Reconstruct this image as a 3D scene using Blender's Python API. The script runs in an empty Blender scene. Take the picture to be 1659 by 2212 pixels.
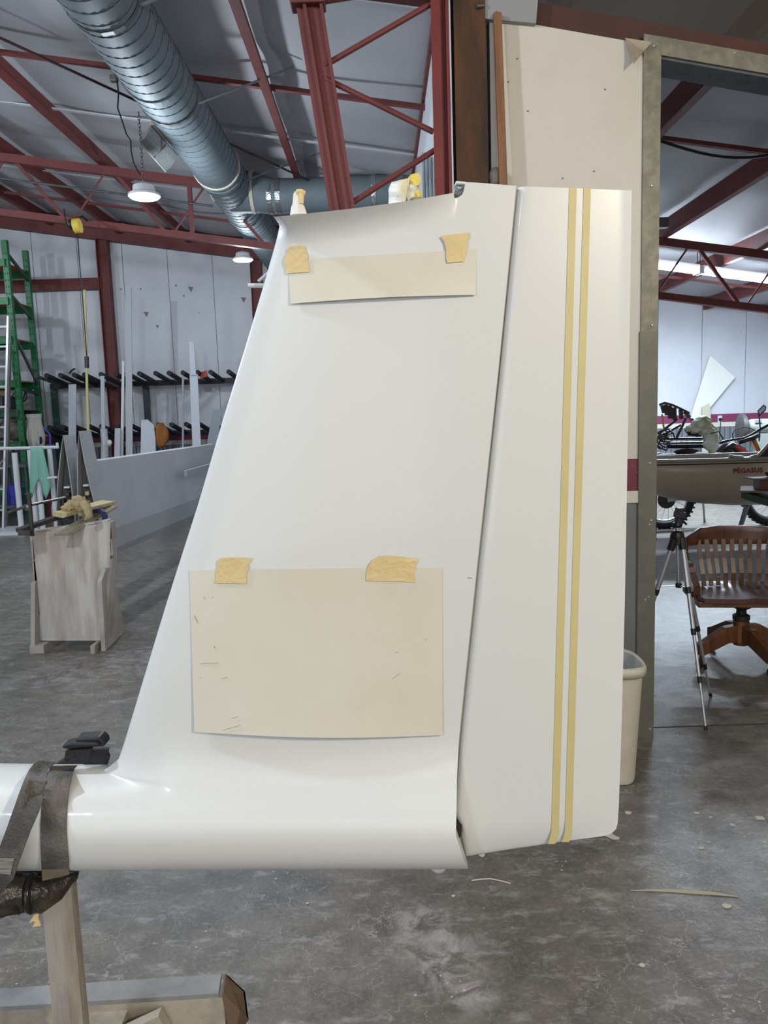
import bpy, bmesh, math, random
from mathutils import Vector, Matrix, noise
random.seed(7)
V = Vector
SC = bpy.context.scene
COL = SC.collection

# ------------------------------------------------------------------ camera
TH = math.radians(7.3); PH = 0.033; FPX = 1660.0; HC = 1.6
_f = V((0, math.cos(TH), -math.sin(TH))); _u0 = V((0, math.sin(TH), math.cos(TH))); _r0 = V((1, 0, 0))
_u = math.cos(PH)*_u0 + math.sin(PH)*_r0; _r = math.cos(PH)*_r0 - math.sin(PH)*_u0
CAMP = V((0, 0, HC))
cam = bpy.data.cameras.new('camera'); camo = bpy.data.objects.new('camera', cam); COL.objects.link(camo)
mw = Matrix.Identity(4)
for i in range(3):
    mw[i][0] = _r[i]; mw[i][1] = _u[i]; mw[i][2] = -_f[i]; mw[i][3] = CAMP[i]
camo.matrix_world = mw
cam.sensor_fit = 'HORIZONTAL'; cam.sensor_width = 36; cam.lens = 36*FPX/1659; cam.clip_start = .02; cam.clip_end = 200
SC.camera = camo

# ------------------------------------------------------------------ world, large lights, exposure
W = bpy.data.worlds.new('world'); SC.world = W; W.use_nodes = True
W.node_tree.nodes['Background'].inputs[0].default_value = (.80, .88, 1.0, 1); W.node_tree.nodes['Background'].inputs[1].default_value = .75
SC.view_settings.view_transform = 'Standard'; SC.view_settings.look = 'None'
SC.view_settings.gamma = 1; SC.view_settings.use_curve_mapping = False
SC.view_settings.exposure = -0.09
def area_light(name, loc, target, sx, sy, power, col, shape='RECTANGLE'):
    L = bpy.data.lights.new(name, 'AREA'); L.shape = shape; L.size = sx; L.size_y = sy; L.energy = power; L.color = col
    o = bpy.data.objects.new(name, L); COL.objects.link(o); o.location = loc
    o.rotation_euler = (V(target)-V(loc)).to_track_quat('-Z', 'Y').to_euler()
    return o
# soft front light added as daylight through an assumed door behind the camera
area_light('added_door_daylight', (-2.2, -6.8, 2.0), (-2.2, 4, 2.0), 7.5, 3.8, 135, (.97, .98, 1.0))

# ------------------------------------------------------------------ pixel <-> place helpers
def ray(px, py): return _f + (px-829.5)/FPX*_r + (1106-py)/FPX*_u
def U(px, py, Y): d = ray(px, py); return CAMP + d*(Y/d.y)
def UZ(px, py, z=0.0): d = ray(px, py); return CAMP + d*((z-HC)/d.z)
def UX(px, py, X): d = ray(px, py); return CAMP + d*(X/d.x)
def zc(x): return 4.42 - .155*x          # underside of the pitched roof lining
def lerp(a, b, t): return a + (b-a)*t
def interp(pts, k):                       # pts sorted by first value
    if k <= pts[0][0]: return pts[0][1]
    for (a, b), (c, d) in zip(pts, pts[1:]):
        if k <= c: return b + (d-b)*(k-a)/max(c-a, 1e-9)
    return pts[-1][1]
def sstep(a, b, x):
    t = min(1, max(0, (x-a)/(b-a))); return t*t*(3-2*t)

# ------------------------------------------------------------------ materials
def lin(c):
    return tuple(((v/255)/12.92 if v/255 <= .04045 else ((v/255+.055)/1.055)**2.4) for v in c) + (1,)
MATS = {}
def M(name, col, rough=.5, metal=0, col2=None, scale=6, lo=.42, hi=.68, stretch=(1, 1, 1), bump=0, bscale=60, spec=.5, emit=None, estr=0, coat=0, detail=5, alpha=1, trans=0):
    if name in MATS: return MATS[name]
    m = bpy.data.materials.new(name); m.use_nodes = True; nt = m.node_tree; N = nt.nodes; L = nt.links
    b = N['Principled BSDF']
    b.inputs['Base Color'].default_value = lin(col); b.inputs['Roughness'].default_value = rough; b.inputs['Metallic'].default_value = metal
    b.inputs['Specular IOR Level'].default_value = spec
    if coat: b.inputs['Coat Weight'].default_value = coat; b.inputs['Coat Roughness'].default_value = .08
    if alpha < 1: b.inputs['Alpha'].default_value = alpha
    if trans: b.inputs['Transmission Weight'].default_value = trans
    if emit: b.inputs['Emission Color'].default_value = lin(emit); b.inputs['Emission Strength'].default_value = estr
    tc = N.new('ShaderNodeTexCoord'); mp = N.new('ShaderNodeMapping'); mp.inputs['Scale'].default_value = stretch
    L.new(tc.outputs['Object'], mp.inputs['Vector'])
    if col2:
        n = N.new('ShaderNodeTexNoise'); n.inputs['Scale'].default_value = scale; n.inputs['Detail'].default_value = detail; n.inputs['Roughness'].default_value = .6
        L.new(mp.outputs[0], n.inputs['Vector'])
        mr = N.new('ShaderNodeMapRange'); mr.inputs[1].default_value = lo; mr.inputs[2].default_value = hi
        L.new(n.outputs[0], mr.inputs[0])
        mx = N.new('ShaderNodeMix'); mx.data_type = 'RGBA'; mx.inputs[6].default_value = lin(col); mx.inputs[7].default_value = lin(col2)
        L.new(mr.outputs[0], mx.inputs[0]); L.new(mx.outputs[2], b.inputs['Base Color'])
    if bump:
        n2 = N.new('ShaderNodeTexNoise'); n2.inputs['Scale'].default_value = bscale; n2.inputs['Detail'].default_value = 4
        L.new(mp.outputs[0], n2.inputs['Vector'])
        bp = N.new('ShaderNodeBump'); bp.inputs['Strength'].default_value = bump; bp.inputs['Distance'].default_value = .02
        L.new(n2.outputs[0], bp.inputs['Height']); L.new(bp.outputs[0], b.inputs['Normal'])
    MATS[name] = m
    return m

def floor_material():
    m = bpy.data.materials.new('polished_concrete'); m.use_nodes = True; nt = m.node_tree; N = nt.nodes; L = nt.links
    b = N['Principled BSDF']; tc = N.new('ShaderNodeTexCoord'); P = tc.outputs['Object']
    def noi(s, d=5, r=.6, dist=0):
        n = N.new('ShaderNodeTexNoise'); n.inputs['Scale'].default_value = s; n.inputs['Detail'].default_value = d; n.inputs['Roughness'].default_value = r; n.inputs['Distortion'].default_value = dist
        L.new(P, n.inputs['Vector']); return n
    def rng(src, a, c, o0=0, o1=1):
        r = N.new('ShaderNodeMapRange'); r.inputs[1].default_value = a; r.inputs[2].default_value = c; r.inputs[3].default_value = o0; r.inputs[4].default_value = o1
        L.new(src, r.inputs[0]); return r.outputs[0]
    def mix(fac, a, bb):
        x = N.new('ShaderNodeMix'); x.data_type = 'RGBA'
        if isinstance(fac, float): x.inputs[0].default_value = fac
        else: L.new(fac, x.inputs[0])
        for i, v in ((6, a), (7, bb)):
            if isinstance(v, tuple): x.inputs[i].default_value = lin(v)
            else: L.new(v, x.inputs[i])
        return x.outputs[2]
    def mul(a, bb):
        x = N.new('ShaderNodeMath'); x.operation = 'MULTIPLY'
        L.new(a, x.inputs[0])
        if isinstance(bb, float): x.inputs[1].default_value = bb
        else: L.new(bb, x.inputs[1])
        return x.outputs[0]
    big = noi(.9, 6, .65); mid = noi(7, 8, .72); fine = noi(60, 6, .7)
    c = mix(rng(big.outputs[0], .36, .66), (101, 96, 88), (129, 123, 114))
    c = mix(mul(rng(mid.outputs[0], .42, .64), .85), c, (84, 80, 74))
    c = mix(mul(rng(fine.outputs[0], .50, .72), .55), c, (150, 147, 141))
    scuff = N.new('ShaderNodeTexNoise'); mp = N.new('ShaderNodeMapping'); mp.inputs['Rotation'].default_value = (0, 0, .5); mp.inputs['Scale'].default_value = (1.4, 3.4, 1)
    L.new(P, mp.inputs['Vector']); L.new(mp.outputs[0], scuff.inputs['Vector']); scuff.inputs['Scale'].default_value = 5; scuff.inputs['Detail'].default_value = 7; scuff.inputs['Roughness'].default_value = .75
    c = mix(mul(rng(scuff.outputs[0], .53, .68), .62), c, (176, 174, 170))
    # pale overspray blotches
    bl = noi(2.3, 7, .7, .6); c = mix(mul(rng(bl.outputs[0], .66, .76), .6), c, (188, 184, 182))
    # pale overspray stains, plus wide pale patches on the left floor
    for (qx, qy), rad, amt in (((955, 2045), .17, .62), ((985, 2105), .12, .5), ((905, 1985), .12, .5), ((1010, 2150), .10, .45), ((1310, 1950), .08, .45), ((360, 1420), .5, .35), ((120, 1460), .45, .35), ((40, 1250), .8, .3)):
        ctr = UZ(qx, qy); dn_ = N.new('ShaderNodeVectorMath'); dn_.operation = 'DISTANCE'; dn_.inputs[1].default_value = (ctr.x, ctr.y, 0)
        L.new(P, dn_.inputs[0])
        st_n = noi(11, 6, .7, .8)
        c = mix(mul(mul(rng(dn_.outputs['Value'], rad*.25, rad, 1, 0), rng(st_n.outputs[0], .44, .60)), amt), c, (196, 190, 188))
    # hairline crazing
    v = N.new('ShaderNodeTexVoronoi'); v.feature = 'DISTANCE_TO_EDGE'; v.inputs['Scale'].default_value = 6.5
    dn = noi(9, 5, .6)
    va = N.new('ShaderNodeVectorMath'); va.operation = 'MULTIPLY_ADD'; va.inputs[1].default_value = (.18, .18, .18)
    L.new(dn.outputs['Color'], va.inputs[0]); L.new(P, va.inputs[2]); L.new(va.outputs[0], v.inputs['Vector'])
    gate = noi(1.7, 3)
    cr = mul(rng(v.outputs['Distance'], .0, .012, 1, 0), rng(gate.outputs[0], .40, .60)); c = mix(mul(cr, .75), c, (182, 176, 166))
    # paint specks
    v2 = N.new('ShaderNodeTexVoronoi'); v2.inputs['Scale'].default_value = 26; L.new(P, v2.inputs['Vector'])
    g2 = noi(4, 3)
    sp = mul(rng(v2.outputs['Distance'], .08, .13, 1, 0), rng(g2.outputs[0], .52, .62)); c = mix(mul(sp, .8), c, (205, 202, 196))
    L.new(c, b.inputs['Base Color'])
    L.new(rng(mid.outputs[0], .3, .7, .25, .42), b.inputs['Roughness'])
    b.inputs['Specular IOR Level'].default_value = .5
    bp = N.new('ShaderNodeBump'); bp.inputs['Strength'].default_value = .22; bp.inputs['Distance'].default_value = .01
    L.new(fine.outputs[0], bp.inputs['Height']); L.new(bp.outputs[0], b.inputs['Normal'])
    return m

gel = M('white_gelcoat', (219, 221, 219), .34, spec=.5, coat=.3)
paper = M('cream_template_film', (219, 216, 202), .4, col2=(213, 208, 190), scale=3.2)
tape = M('masking_tape', (223, 200, 148), .6, col2=(216, 191, 136), scale=30, bump=.15, bscale=120)
tape2 = M('fine_line_tape', (208, 195, 142), .5, col2=(203, 189, 134), scale=6)
redst = M('red_oxide_steel', (110, 50, 47), .6, col2=(94, 41, 39), scale=3, bump=.05)
redst2 = M('bright_red_primer_steel', (116, 40, 38), .55, col2=(100, 32, 32), scale=4)
rust = M('rusty_mill_steel', (90, 56, 26), .75, col2=(52, 34, 18), scale=2.2, lo=.35, hi=.6, stretch=(3, 3, .8), bump=.25, bscale=50)
galv = M('galvanised_sheet', (112, 111, 100), .5, .35, col2=(132, 129, 114), scale=22, lo=.4, hi=.62)
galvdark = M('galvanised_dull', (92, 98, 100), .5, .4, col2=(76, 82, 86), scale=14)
ductm = M('duct_galvanised', (114, 125, 130), .62, .12, spec=.3, col2=(102, 113, 119), scale=2)
seam = M('duct_seam_dark', (84, 93, 100), .6, .2)
mastic = M('duct_mastic', (196, 190, 172), .8)
foil = M('foil_tape', (190, 194, 194), .22, .9, bump=.5, bscale=30)
panelw = M('white_wall_panel', (210, 204, 192), .5, col2=(204, 197, 184), scale=1.5, bump=.02)
panelf = M('white_wall_panel_far', (206, 208, 213), .5, col2=(195, 198, 204), scale=.9)
maroon = M('maroon_stripe_paint', (112, 36, 58), .5, col2=(104, 30, 50), scale=5)
purple = M('purple_stripe_paint', (120, 44, 82), .5)
trimw = M('cream_trim_paint', (206, 200, 186), .5)
dado = M('grey_dado_panel', (112, 113, 112), .5, col2=(100, 101, 101), scale=3, stretch=(3, 3, .7))
corr = M('corrugated_steel', (132, 136, 142), .4, .5)
lining = M('roof_lining', (175, 175, 179), .6, col2=(164, 164, 169), scale=.8, bump=.3, bscale=2.5)
lining2 = M('lining_seam_tape', (188, 189, 192), .6)
woodp = M('oak_strip', (138, 94, 62), .6, col2=(116, 76, 48), scale=5, stretch=(6, 6, .6))
oak = M('dark_oak', (92, 52, 28), .3, col2=(60, 32, 18), scale=6, stretch=(5, 5, .8), coat=.3)
oakbase = M('worn_oak', (112, 70, 40), .45, col2=(72, 44, 26), scale=6, stretch=(4, 4, 1))
seatm = M('oxblood_wood', (84, 46, 40), .38, col2=(58, 32, 28), scale=6, coat=.15)
blk = M('black_plastic', (22, 23, 25), .45)
blkmet = M('black_steel', (34, 35, 38), .4, .3)
rubber = M('rubber_tyre', (20, 20, 21), .7, bump=.3, bscale=80)
strapm = M('dirty_black_webbing', (76, 74, 72), .85, col2=(128, 124, 117), scale=9, lo=.45, hi=.75, bump=.4, bscale=180)
strapd = M('black_webbing', (34, 35, 38), .7, bump=.3, bscale=160)
wraps = M('black_vinyl_wrap', (44, 40, 34), .35, col2=(92, 82, 66), scale=12, lo=.5, hi=.75, bump=.5, bscale=40)
plyg = M('worn_painted_ply', (168, 162, 154), .7, col2=(140, 128, 118), scale=4, stretch=(6, 6, 1), lo=.4, hi=.62, bump=.1)
basem = M('worn_cream_paint', (176, 168, 152), .65, col2=(140, 130, 116), scale=7, lo=.45, hi=.66, bump=.1)
basetop = M('worn_grey_paint', (150, 150, 150), .6, col2=(128, 126, 124), scale=9)
trest = M('weathered_trestle_ply', (200, 197, 190), .75, col2=(172, 160, 150), scale=2.4, stretch=(5, 5, .8), lo=.38, hi=.62, bump=.08)
trest2 = M('weathered_trestle_edge', (180, 174, 166), .75, col2=(156, 146, 136), scale=4)
silver = M('silver_dope_fabric', (170, 173, 176), .5, .15, col2=(160, 163, 167), scale=2)
silverd = M('wing_interior_dark', (58, 58, 56), .6)
pine = M('pine_offcut', (196, 182, 140), .7, col2=(170, 152, 112), scale=6, stretch=(8, 8, 2))
pineg = M('weathered_pine', (150, 144, 124), .75, col2=(122, 116, 98), scale=8, stretch=(2, 2, 8))
rag = M('khaki_cotton', (176, 160, 122), .9, col2=(150, 134, 98), scale=9, bump=.4, bscale=60)
blue = M('blue_enamel', (34, 40, 88), .4)
steel = M('bare_steel', (110, 108, 104), .4, .7, col2=(84, 80, 76), scale=12)
steeld = M('dark_bar_steel', (72, 70, 66), .5, .5, col2=(56, 54, 52), scale=9)
whtube = M('white_enamel_tube', (205, 208, 212), .4)
green = M('green_rack_enamel', (28, 112, 66), .45, col2=(22, 92, 54), scale=4)
greend = M('dark_green_enamel', (34, 74, 58), .5)
deck = M('orange_particle_board', (168, 108, 58), .8)
alu = M('aluminium', (188, 190, 192), .35, .7)
foam = M('black_foam_sleeve', (40, 41, 46), .85, col2=(58, 58, 62), scale=20)
yellow = M('yellow_fibreglass', (198, 188, 128), .5)
whboard = M('white_trim_board', (198, 203, 212), .5)
grboard = M('pale_grey_board', (176, 179, 186), .5)
clear = M('clear_film_roll', (186, 188, 192), .25, col2=(150, 150, 156), scale=5)
leather = M('tan_leather', (150, 92, 38), .8, col2=(126, 74, 28), scale=8, bump=.3)
redp = M('red_plastic', (186, 38, 44), .35)
mint = M('mint_cotton', (126, 176, 160), .9, bump=.3, bscale=50)
bluep = M('blue_plastic', (52, 60, 160), .5)
lens_led = M('lit_led_lens', (255, 255, 255), .4, emit=(255, 255, 255), estr=14)
lens_tube = M('lit_fluorescent_tube', (255, 255, 255), .4, emit=(222, 238, 255), estr=105)
lampw = M('lamp_white_enamel', (220, 222, 224), .4)
chainm = M('chain_zinc', (120, 118, 114), .35, .8)
cordm = M('black_cord', (28, 28, 30), .6)
ylwreel = M('yellow_reel_plastic', (212, 184, 70), .5)
canm = M('cream_plastic', (206, 200, 184), .5, col2=(196, 190, 172), scale=5)
canin = M('grey_bin_inside', (168, 168, 164), .6)
hullm = M('taupe_hull_paint', (156, 145, 133), .4, col2=(148, 137, 125), scale=2)
hullrim = M('hull_rim_grey', (128, 126, 122), .4)
letter = M('dark_red_lettering', (112, 18, 24), .5)
gold = M('gold_fork_tube', (124, 106, 48), .3, .8)
seatb = M('charcoal_seat_vinyl', (46, 48, 56), .5)
jacket = M('grey_green_canvas', (196, 198, 190), .9, col2=(150, 154, 122), scale=5, bump=.4, bscale=30)
motorg = M('grey_motor_enamel', (136, 142, 140), .4)
ivory = M('ivory_panel', (222, 222, 214), .5)
oldboard = M('cream_old_board', (190, 184, 164), .6)
tgreen = M('dark_green_table', (22, 44, 30), .5)
twood = M('brown_table_board', (96, 66, 44), .5, col2=(74, 48, 32), scale=5)
sheet = M('plastic_sheeting', (72, 68, 63), .3, alpha=.55, spec=.5)
chip = M('paint_flake', (196, 190, 172), .7)
wrapw = M('white_masking_paper', (226, 224, 216), .5, col2=(224, 212, 160), scale=14, lo=.52, hi=.7)
wrapy = M('yellow_masking_paper', (226, 206, 70), .5, col2=(236, 226, 170), scale=12)
flapm = M('torn_liner_paper', (176, 164, 144), .7, col2=(150, 138, 118), scale=12)
flmat = floor_material()

# ------------------------------------------------------------------ mesh builder
WLOC = {}
def link(o, parent=None):
    COL.objects.link(o)
    if parent is not None:
        o.parent = parent; o.matrix_parent_inverse = Matrix.Translation(-WLOC.get(parent.name, V((0, 0, 0))))
    return o
def tag(o, label=None, cat=None, group=None, kind=None):
    if label: o['label'] = label
    if cat: o['category'] = cat
    if group: o['group'] = group
    if kind: o['kind'] = kind
    return o
def thing(name, label, cat, loc, group=None):
    o = bpy.data.objects.new(name, None); COL.objects.link(o); o.location = V(loc); o.empty_display_size = .05
    WLOC[o.name] = V(loc)
    return tag(o, label, cat, group)
class MB:
    def __init__(s): s.v = []; s.f = []
    def add(s, vs, fs):
        k = len(s.v); s.v += [V(p) for p in vs]; s.f += [tuple(i+k for i in f) for f in fs]; return s
    def hexa(s, c8):
        return s.add(c8, [(0, 3, 2, 1), (4, 5, 6, 7), (0, 1, 5, 4), (1, 2, 6, 5), (2, 3, 7, 6), (3, 0, 4, 7)])
    def boxp(s, a, b):
        x0, y0, z0 = a; x1, y1, z1 = b
        return s.hexa([(x0, y0, z0), (x1, y0, z0), (x1, y1, z0), (x0, y1, z0), (x0, y0, z1), (x1, y0, z1), (x1, y1, z1), (x0, y1, z1)])
    def box(s, c, d, R=None):
        c = V(c); pts = []
        for z in (-.5, .5):
            for x, y in ((-.5, -.5), (.5, -.5), (.5, .5), (-.5, .5)):
                p = V((x*d[0], y*d[1], z*d[2])); pts.append(c + (R @ p if R else p))
        return s.hexa(pts)
    def bar(s, a, b, w, h, up=(0, 0, 1)):
        a = V(a); b = V(b); d = (b-a).normalized(); up = V(up)
        if abs(d.dot(up)) > .98: up = V((0, 1, 0))
        x = d.cross(up).normalized(); y = x.cross(d).normalized()
        q = [(-.5, -.5), (.5, -.5), (.5, .5), (-.5, .5)]
        return s.hexa([a + x*w*i + y*h*j for i, j in q] + [b + x*w*i + y*h*j for i, j in q])
    def ibeam(s, a, b, depth, fl, t=.012, up=(0, 0, 1)):
        a = V(a); b = V(b); d = (b-a).normalized(); up = V(up)
        if abs(d.dot(up)) > .98: up = V((0, 1, 0))
        x = d.cross(up).normalized(); y = x.cross(d).normalized()
        o = y*(depth/2 - t/2)
        s.bar(a+o, b+o, fl, t, y); s.bar(a-o, b-o, fl, t, y); s.bar(a, b, t, depth-2*t, y); return s
    def tube(s, pts, r, n=10, caps=True, closed=False):
        pts = [V(p) for p in pts]; m = len(pts); rr = r if isinstance(r, (list, tuple)) else [r]*m
        prev = None; rings = []
        for i, p in enumerate(pts):
            if closed: d = pts[(i+1) % m] - pts[i-1]
            else: d = pts[min(i+1, m-1)] - pts[max(i-1, 0)]
            d.normalize()
            if prev is None:
                a = V((0, 0, 1)) if abs(d.z) < .9 else V((1, 0, 0)); x = d.cross(a).normalized()
            else: x = (prev - d*prev.dot(d)).normalized()
            prev = x; y = d.cross(x)
            rings.append([p + (x*math.cos(2*math.pi*k/n) + y*math.sin(2*math.pi*k/n))*rr[i] for k in range(n)])
        vs = [q for rg in rings for q in rg]; fs = []
        for i in range(m if closed else m-1):
            j = (i+1) % m
            for k in range(n): fs.append((i*n+k, i*n+(k+1) % n, j*n+(k+1) % n, j*n+k))
        if caps and not closed: fs.append(tuple(range(n))[::-1]); fs.append(tuple((m-1)*n+k for k in range(n)))
        return s.add(vs, fs)
    def lathe(s, c, prof, n=20, axis=(0, 0, 1)):
        c = V(c); a = V(axis).normalized(); t = V((1, 0, 0)) if abs(a.x) < .9 else V((0, 1, 0)); x = a.cross(t).normalized(); y = a.cross(x)
        vs = [c + a*h + (x*math.cos(2*math.pi*k/n) + y*math.sin(2*math.pi*k/n))*r for r, h in prof for k in range(n)]
        fs = []; m = len(prof)
        for i in range(m-1):
            for k in range(n): fs.append((i*n+k, i*n+(k+1) % n, (i+1)*n+(k+1) % n, (i+1)*n+k))
        fs.append(tuple(range(n))[::-1]); fs.append(tuple((m-1)*n+k for k in range(n)))
        return s.add(vs, fs)
    def prism(s, poly, vec):
        poly = [V(p) for p in poly]; vec = V(vec); n = len(poly)
        fs = [tuple(range(n)), tuple(range(n, 2*n))[::-1]] + [(i, i+n, (i+1) % n + n, (i+1) % n) for i in range(n)]
        return s.add(poly + [p+vec for p in poly], fs)
    def slab(s, grid, vec):
        R_ = len(grid); C_ = len(grid[0]); vec = V(vec)
        vs = [V(p) for row in grid for p in row]; k = len(vs); vs += [p+vec for p in vs]; fs = []
        I = lambda i, j: i*C_+j
        for i in range(R_-1):
            for j in range(C_-1):
                q = (I(i, j), I(i, j+1), I(i+1, j+1), I(i+1, j)); fs.append(q); fs.append(tuple(x+k for x in q[::-1]))
        edge = [I(0, j) for j in range(C_)] + [I(i, C_-1) for i in range(1, R_)] + [I(R_-1, j) for j in range(C_-2, -1, -1)] + [I(i, 0) for i in range(R_-2, 0, -1)]
        for a, b in zip(edge, edge[1:]+edge[:1]): fs.append((a, a+k, b+k, b))
        return s.add(vs, fs)
    def build(s, name, mat, parent=None, smooth=False, bevel=0, merge=False, sub=0, angle=None):
        me = bpy.data.meshes.new(name); me.from_pydata([tuple(p) for p in s.v], [], s.f); me.validate()
        bm = bmesh.new(); bm.from_mesh(me)
        if merge: bmesh.ops.remove_doubles(bm, verts=bm.verts, dist=1e-4)
        bmesh.ops.recalc_face_normals(bm, faces=bm.faces)
        for f in bm.faces: f.smooth = bool(smooth) or angle is not None
        if angle is not None:
            for e in bm.edges:
                if len(e.link_faces) == 2 and e.calc_face_angle(0) > math.radians(angle): e.smooth = False
        bm.to_mesh(me); bm.free()
        me.materials.append(mat)
        o = bpy.data.objects.new(name, me); link(o, parent)
        if bevel:
            md = o.modifiers.new('bevel', 'BEVEL'); md.width = bevel; md.segments = 2; md.limit_method = 'ANGLE'
        if sub:
            md = o.modifiers.new('sub', 'SUBSURF'); md.levels = sub; md.render_levels = sub
        return o
    def thing(s, name, mat, label, cat, group=None, **k):
        return tag(s.build(name, mat, None, **k), label, cat, group)
def structure(o): o['kind'] = 'structure'; return o
def blob(c, rad, amp, freq, seed, lv=3):
    bm = bmesh.new(); bmesh.ops.create_icosphere(bm, subdivisions=lv, radius=1)
    m = MB(); c = V(c)
    for v in bm.verts:
        d = v.co.normalized(); k = 1 + amp*noise.noise(d*freq + V((seed, seed*.7, 0))) + amp*.5*noise.noise(d*freq*2.3 + V((seed*2, 1, seed)))
        m.v.append(c + V((d.x*rad[0], d.y*rad[1], d.z*rad[2]))*k)
    m.f = [tuple(v.index for v in f.verts) for f in bm.faces]; bm.free()
    return m

# ================================================================== THE BUILDING
YN = 3.566      # plane of the near steel frame and doorway
YF = 14.5       # far end wall
XW = .47        # long partition wall, left bay | right bay
XL_, XR_, YB = -9.5, 7.5, -7.0
# floor
m = MB(); m.boxp((XL_, YB, -.12), (XR_, YF+.1, 0)); floor = structure(m.build('floor', flmat))
fy = 3.66
m = MB(); m.boxp((1.29, fy, 0.0004), (XR_, fy+.012, .0012)); m.build('floor_joint', M('floor_joint_line', (70, 66, 60), .8), floor)
# ceiling lining with a sag between purlins
PUR = [.30-1.22*k for k in range(1, 8)]; PURR = [1.19, 2.40, 3.60, 4.80, 6.0, 7.2]
allp = sorted(PUR+PURR)
nx, ny = 110, 90; g = []
for j in range(ny+1):
    row = []
    y = lerp(YB, YF+.05, j/ny)
    for i in range(nx+1):
        x = lerp(XL_, XR_, i/nx)
        d = min(abs(x-p) for p in allp)/.61
        z = zc(x) + .05 - .07*math.sin(min(1, d)*math.pi/2)*(.6+.4*math.sin(y*1.35+x)) - .03*noise.noise(V((x*.9, y*.8, 0)))
        if abs((y-7.05)) < .25: z += .02
        row.append((x, y, z))
    g.append(row)
m = MB(); m.slab(g, (0, 0, .05)); ceiling = structure(m.build('ceiling', lining, smooth=True))
for x in allp:
    lo = YB if x < XW else (YN+.2 if x < XW+9 else YB)
    z = zc(x)
    m = MB(); m.bar((x, YB, z-.09), (x, YF, z-.09), .012, .2); m.bar((x+.03, YB, z-.187), (x+.03, YF, z-.187), .075, .012); m.bar((x+.065, YB, z-.175), (x+.065, YF, z-.175), .01, .03)
    m.build('purlin', redst, ceiling)
# lining seams and sag bars across the purlins
for y in (7.05, 12.4):
    m = MB()
    for a, b in ((XL_, XW), (XW, XR_)): m.bar((a, y, zc(a)-.13), (b, y, zc(b)-.13), .05, .035)
    m.build('sag_bar', redst, ceiling)
for y in (5.6, 8.6, 11.2):
    m = MB(); m.bar((XL_, y, zc(XL_)-.035), (XW, y, zc(XW)-.035), .05, .012); m.build('lining_seam', lining2, ceiling)
# cross bracing rods in the roof plane
def roofpt(px, py, dz=.22):
    d = ray(px, py); t = (2.82-dz)/(d.z+.155*d.x); return CAMP+d*t
m = MB(); m.tube([roofpt(-80, 45), roofpt(250, 197), roofpt(480, 303), roofpt(700, 405)], .012, 8); m.build('brace_rod', M('dark_rod', (64, 46, 46), .5, .4), ceiling)
# far wall: separate panels, stripe, trim, dado
m = MB(); m.boxp((XL_, YF, 0), (XR_, YF+.1, zc(XL_)+.1)); wall_far = structure(m.build('wall_far', M('wall_backing_far', (150, 152, 158), .7)))
x = XL_; PW = .815; off = .30
while x < XR_-.01:
    x1 = min(x+PW, XR_)
    for z0, z1a, z1b in (((1.46, None, None)),):
        m = MB(); za, zb_ = zc(x)-.02, zc(x1)-.02
        m.hexa([(x+.006, YF-.016, 1.385), (x1-.006, YF-.016, 1.385), (x1-.006, YF, 1.385), (x+.006, YF, 1.385), (x+.006, YF-.016, za), (x1-.006, YF-.016, zb_), (x1-.006, YF, zb_), (x+.006, YF, za)])
        m.build('wall_panel', panelf, wall_far)
    x = x1
m = MB(); m.boxp((XL_, YF-.018, 1.235), (XR_, YF, 1.383)); m.build('painted_stripe', purple, wall_far)
m = MB(); m.boxp((XL_, YF-.03, 1.15), (XR_, YF, 1.233)); m.build('trim_rail', trimw, wall_far)
def corrugated(x0, x1, y, z0, z1, depth=.03, pitch=.1):
    m = MB(); n = int((x1-x0)/pitch); top = []; 
    prof = []
    for k in range(n):
        a = x0+k*pitch
        prof += [(a, 0), (a+.35*pitch, 0), (a+.5*pitch, depth), (a+.85*pitch, depth)]
    g = [[(px_, y-d, z0) for px_, d in prof], [(px_, y-d, z1) for px_, d in prof]]
    m.slab(g, (0, .004, 0)); return m
corrugated(XL_, XR_, YF-.01, 0, 1.15).build('corrugated_dado', corr, wall_far)
# gable beam on the end wall, wall posts and girt
m = MB(); m.bar((XL_, YF-.12, zc(XL_)-.17), (XW, YF-.12, zc(XW)-.17), .2, .3); m.build('gable_beam', redst, wall_far)
for pxa, pya, w in ((226, 600, .19), (556, 640, .2)):
    p = U(pxa, pya, YF-.15)
    m = MB(); m.ibeam((p.x, YF-.13, 0), (p.x, YF-.13, zc(p.x)-.3), .2, .17, .014, (1, 0, 0)); m.build('wall_post', redst, wall_far)
p = U(100, 617, YF-.1); q = U(222, 610, YF-.1)
m = MB(); m.bar((XL_, YF-.1, p.z), (q.x, YF-.1, p.z), .14, .2); m.build('girt', redst, wall_far)
for px_, py_, s_ in ((261, 625, .02), (283, 637, .015), (304, 625, .02), (316, 679, .045), (340, 706, .03), (380, 617, .02), (412, 625, .05), (430, 676, .012), (397, 640, .02), (526, 648, .05)):
    p = U(px_, py_, YF-.02); m = MB(); m.prism([p+V((-s_, 0, s_)), p+V((s_, 0, s_*.8)), p+V((0, 0, -s_))], (0, -.004, 0)); m.build('torn_spot', M('torn_spot_dark', (126, 120, 120), .8), wall_far)
# long partition wall between the bays
m = MB(); zt = zc(XW)-.03
m.boxp((XW, YN+.12, 0), (XW+.09, YF, zt)); wall_partition = structure(m.build('wall_partition', panelf))
m = MB(); m.bar((XW-.01, YN+.1, zt-.02), (XW-.01, YF, zt-.02), .03, .07); m.build('eave_angle', redst, wall_partition)
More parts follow.
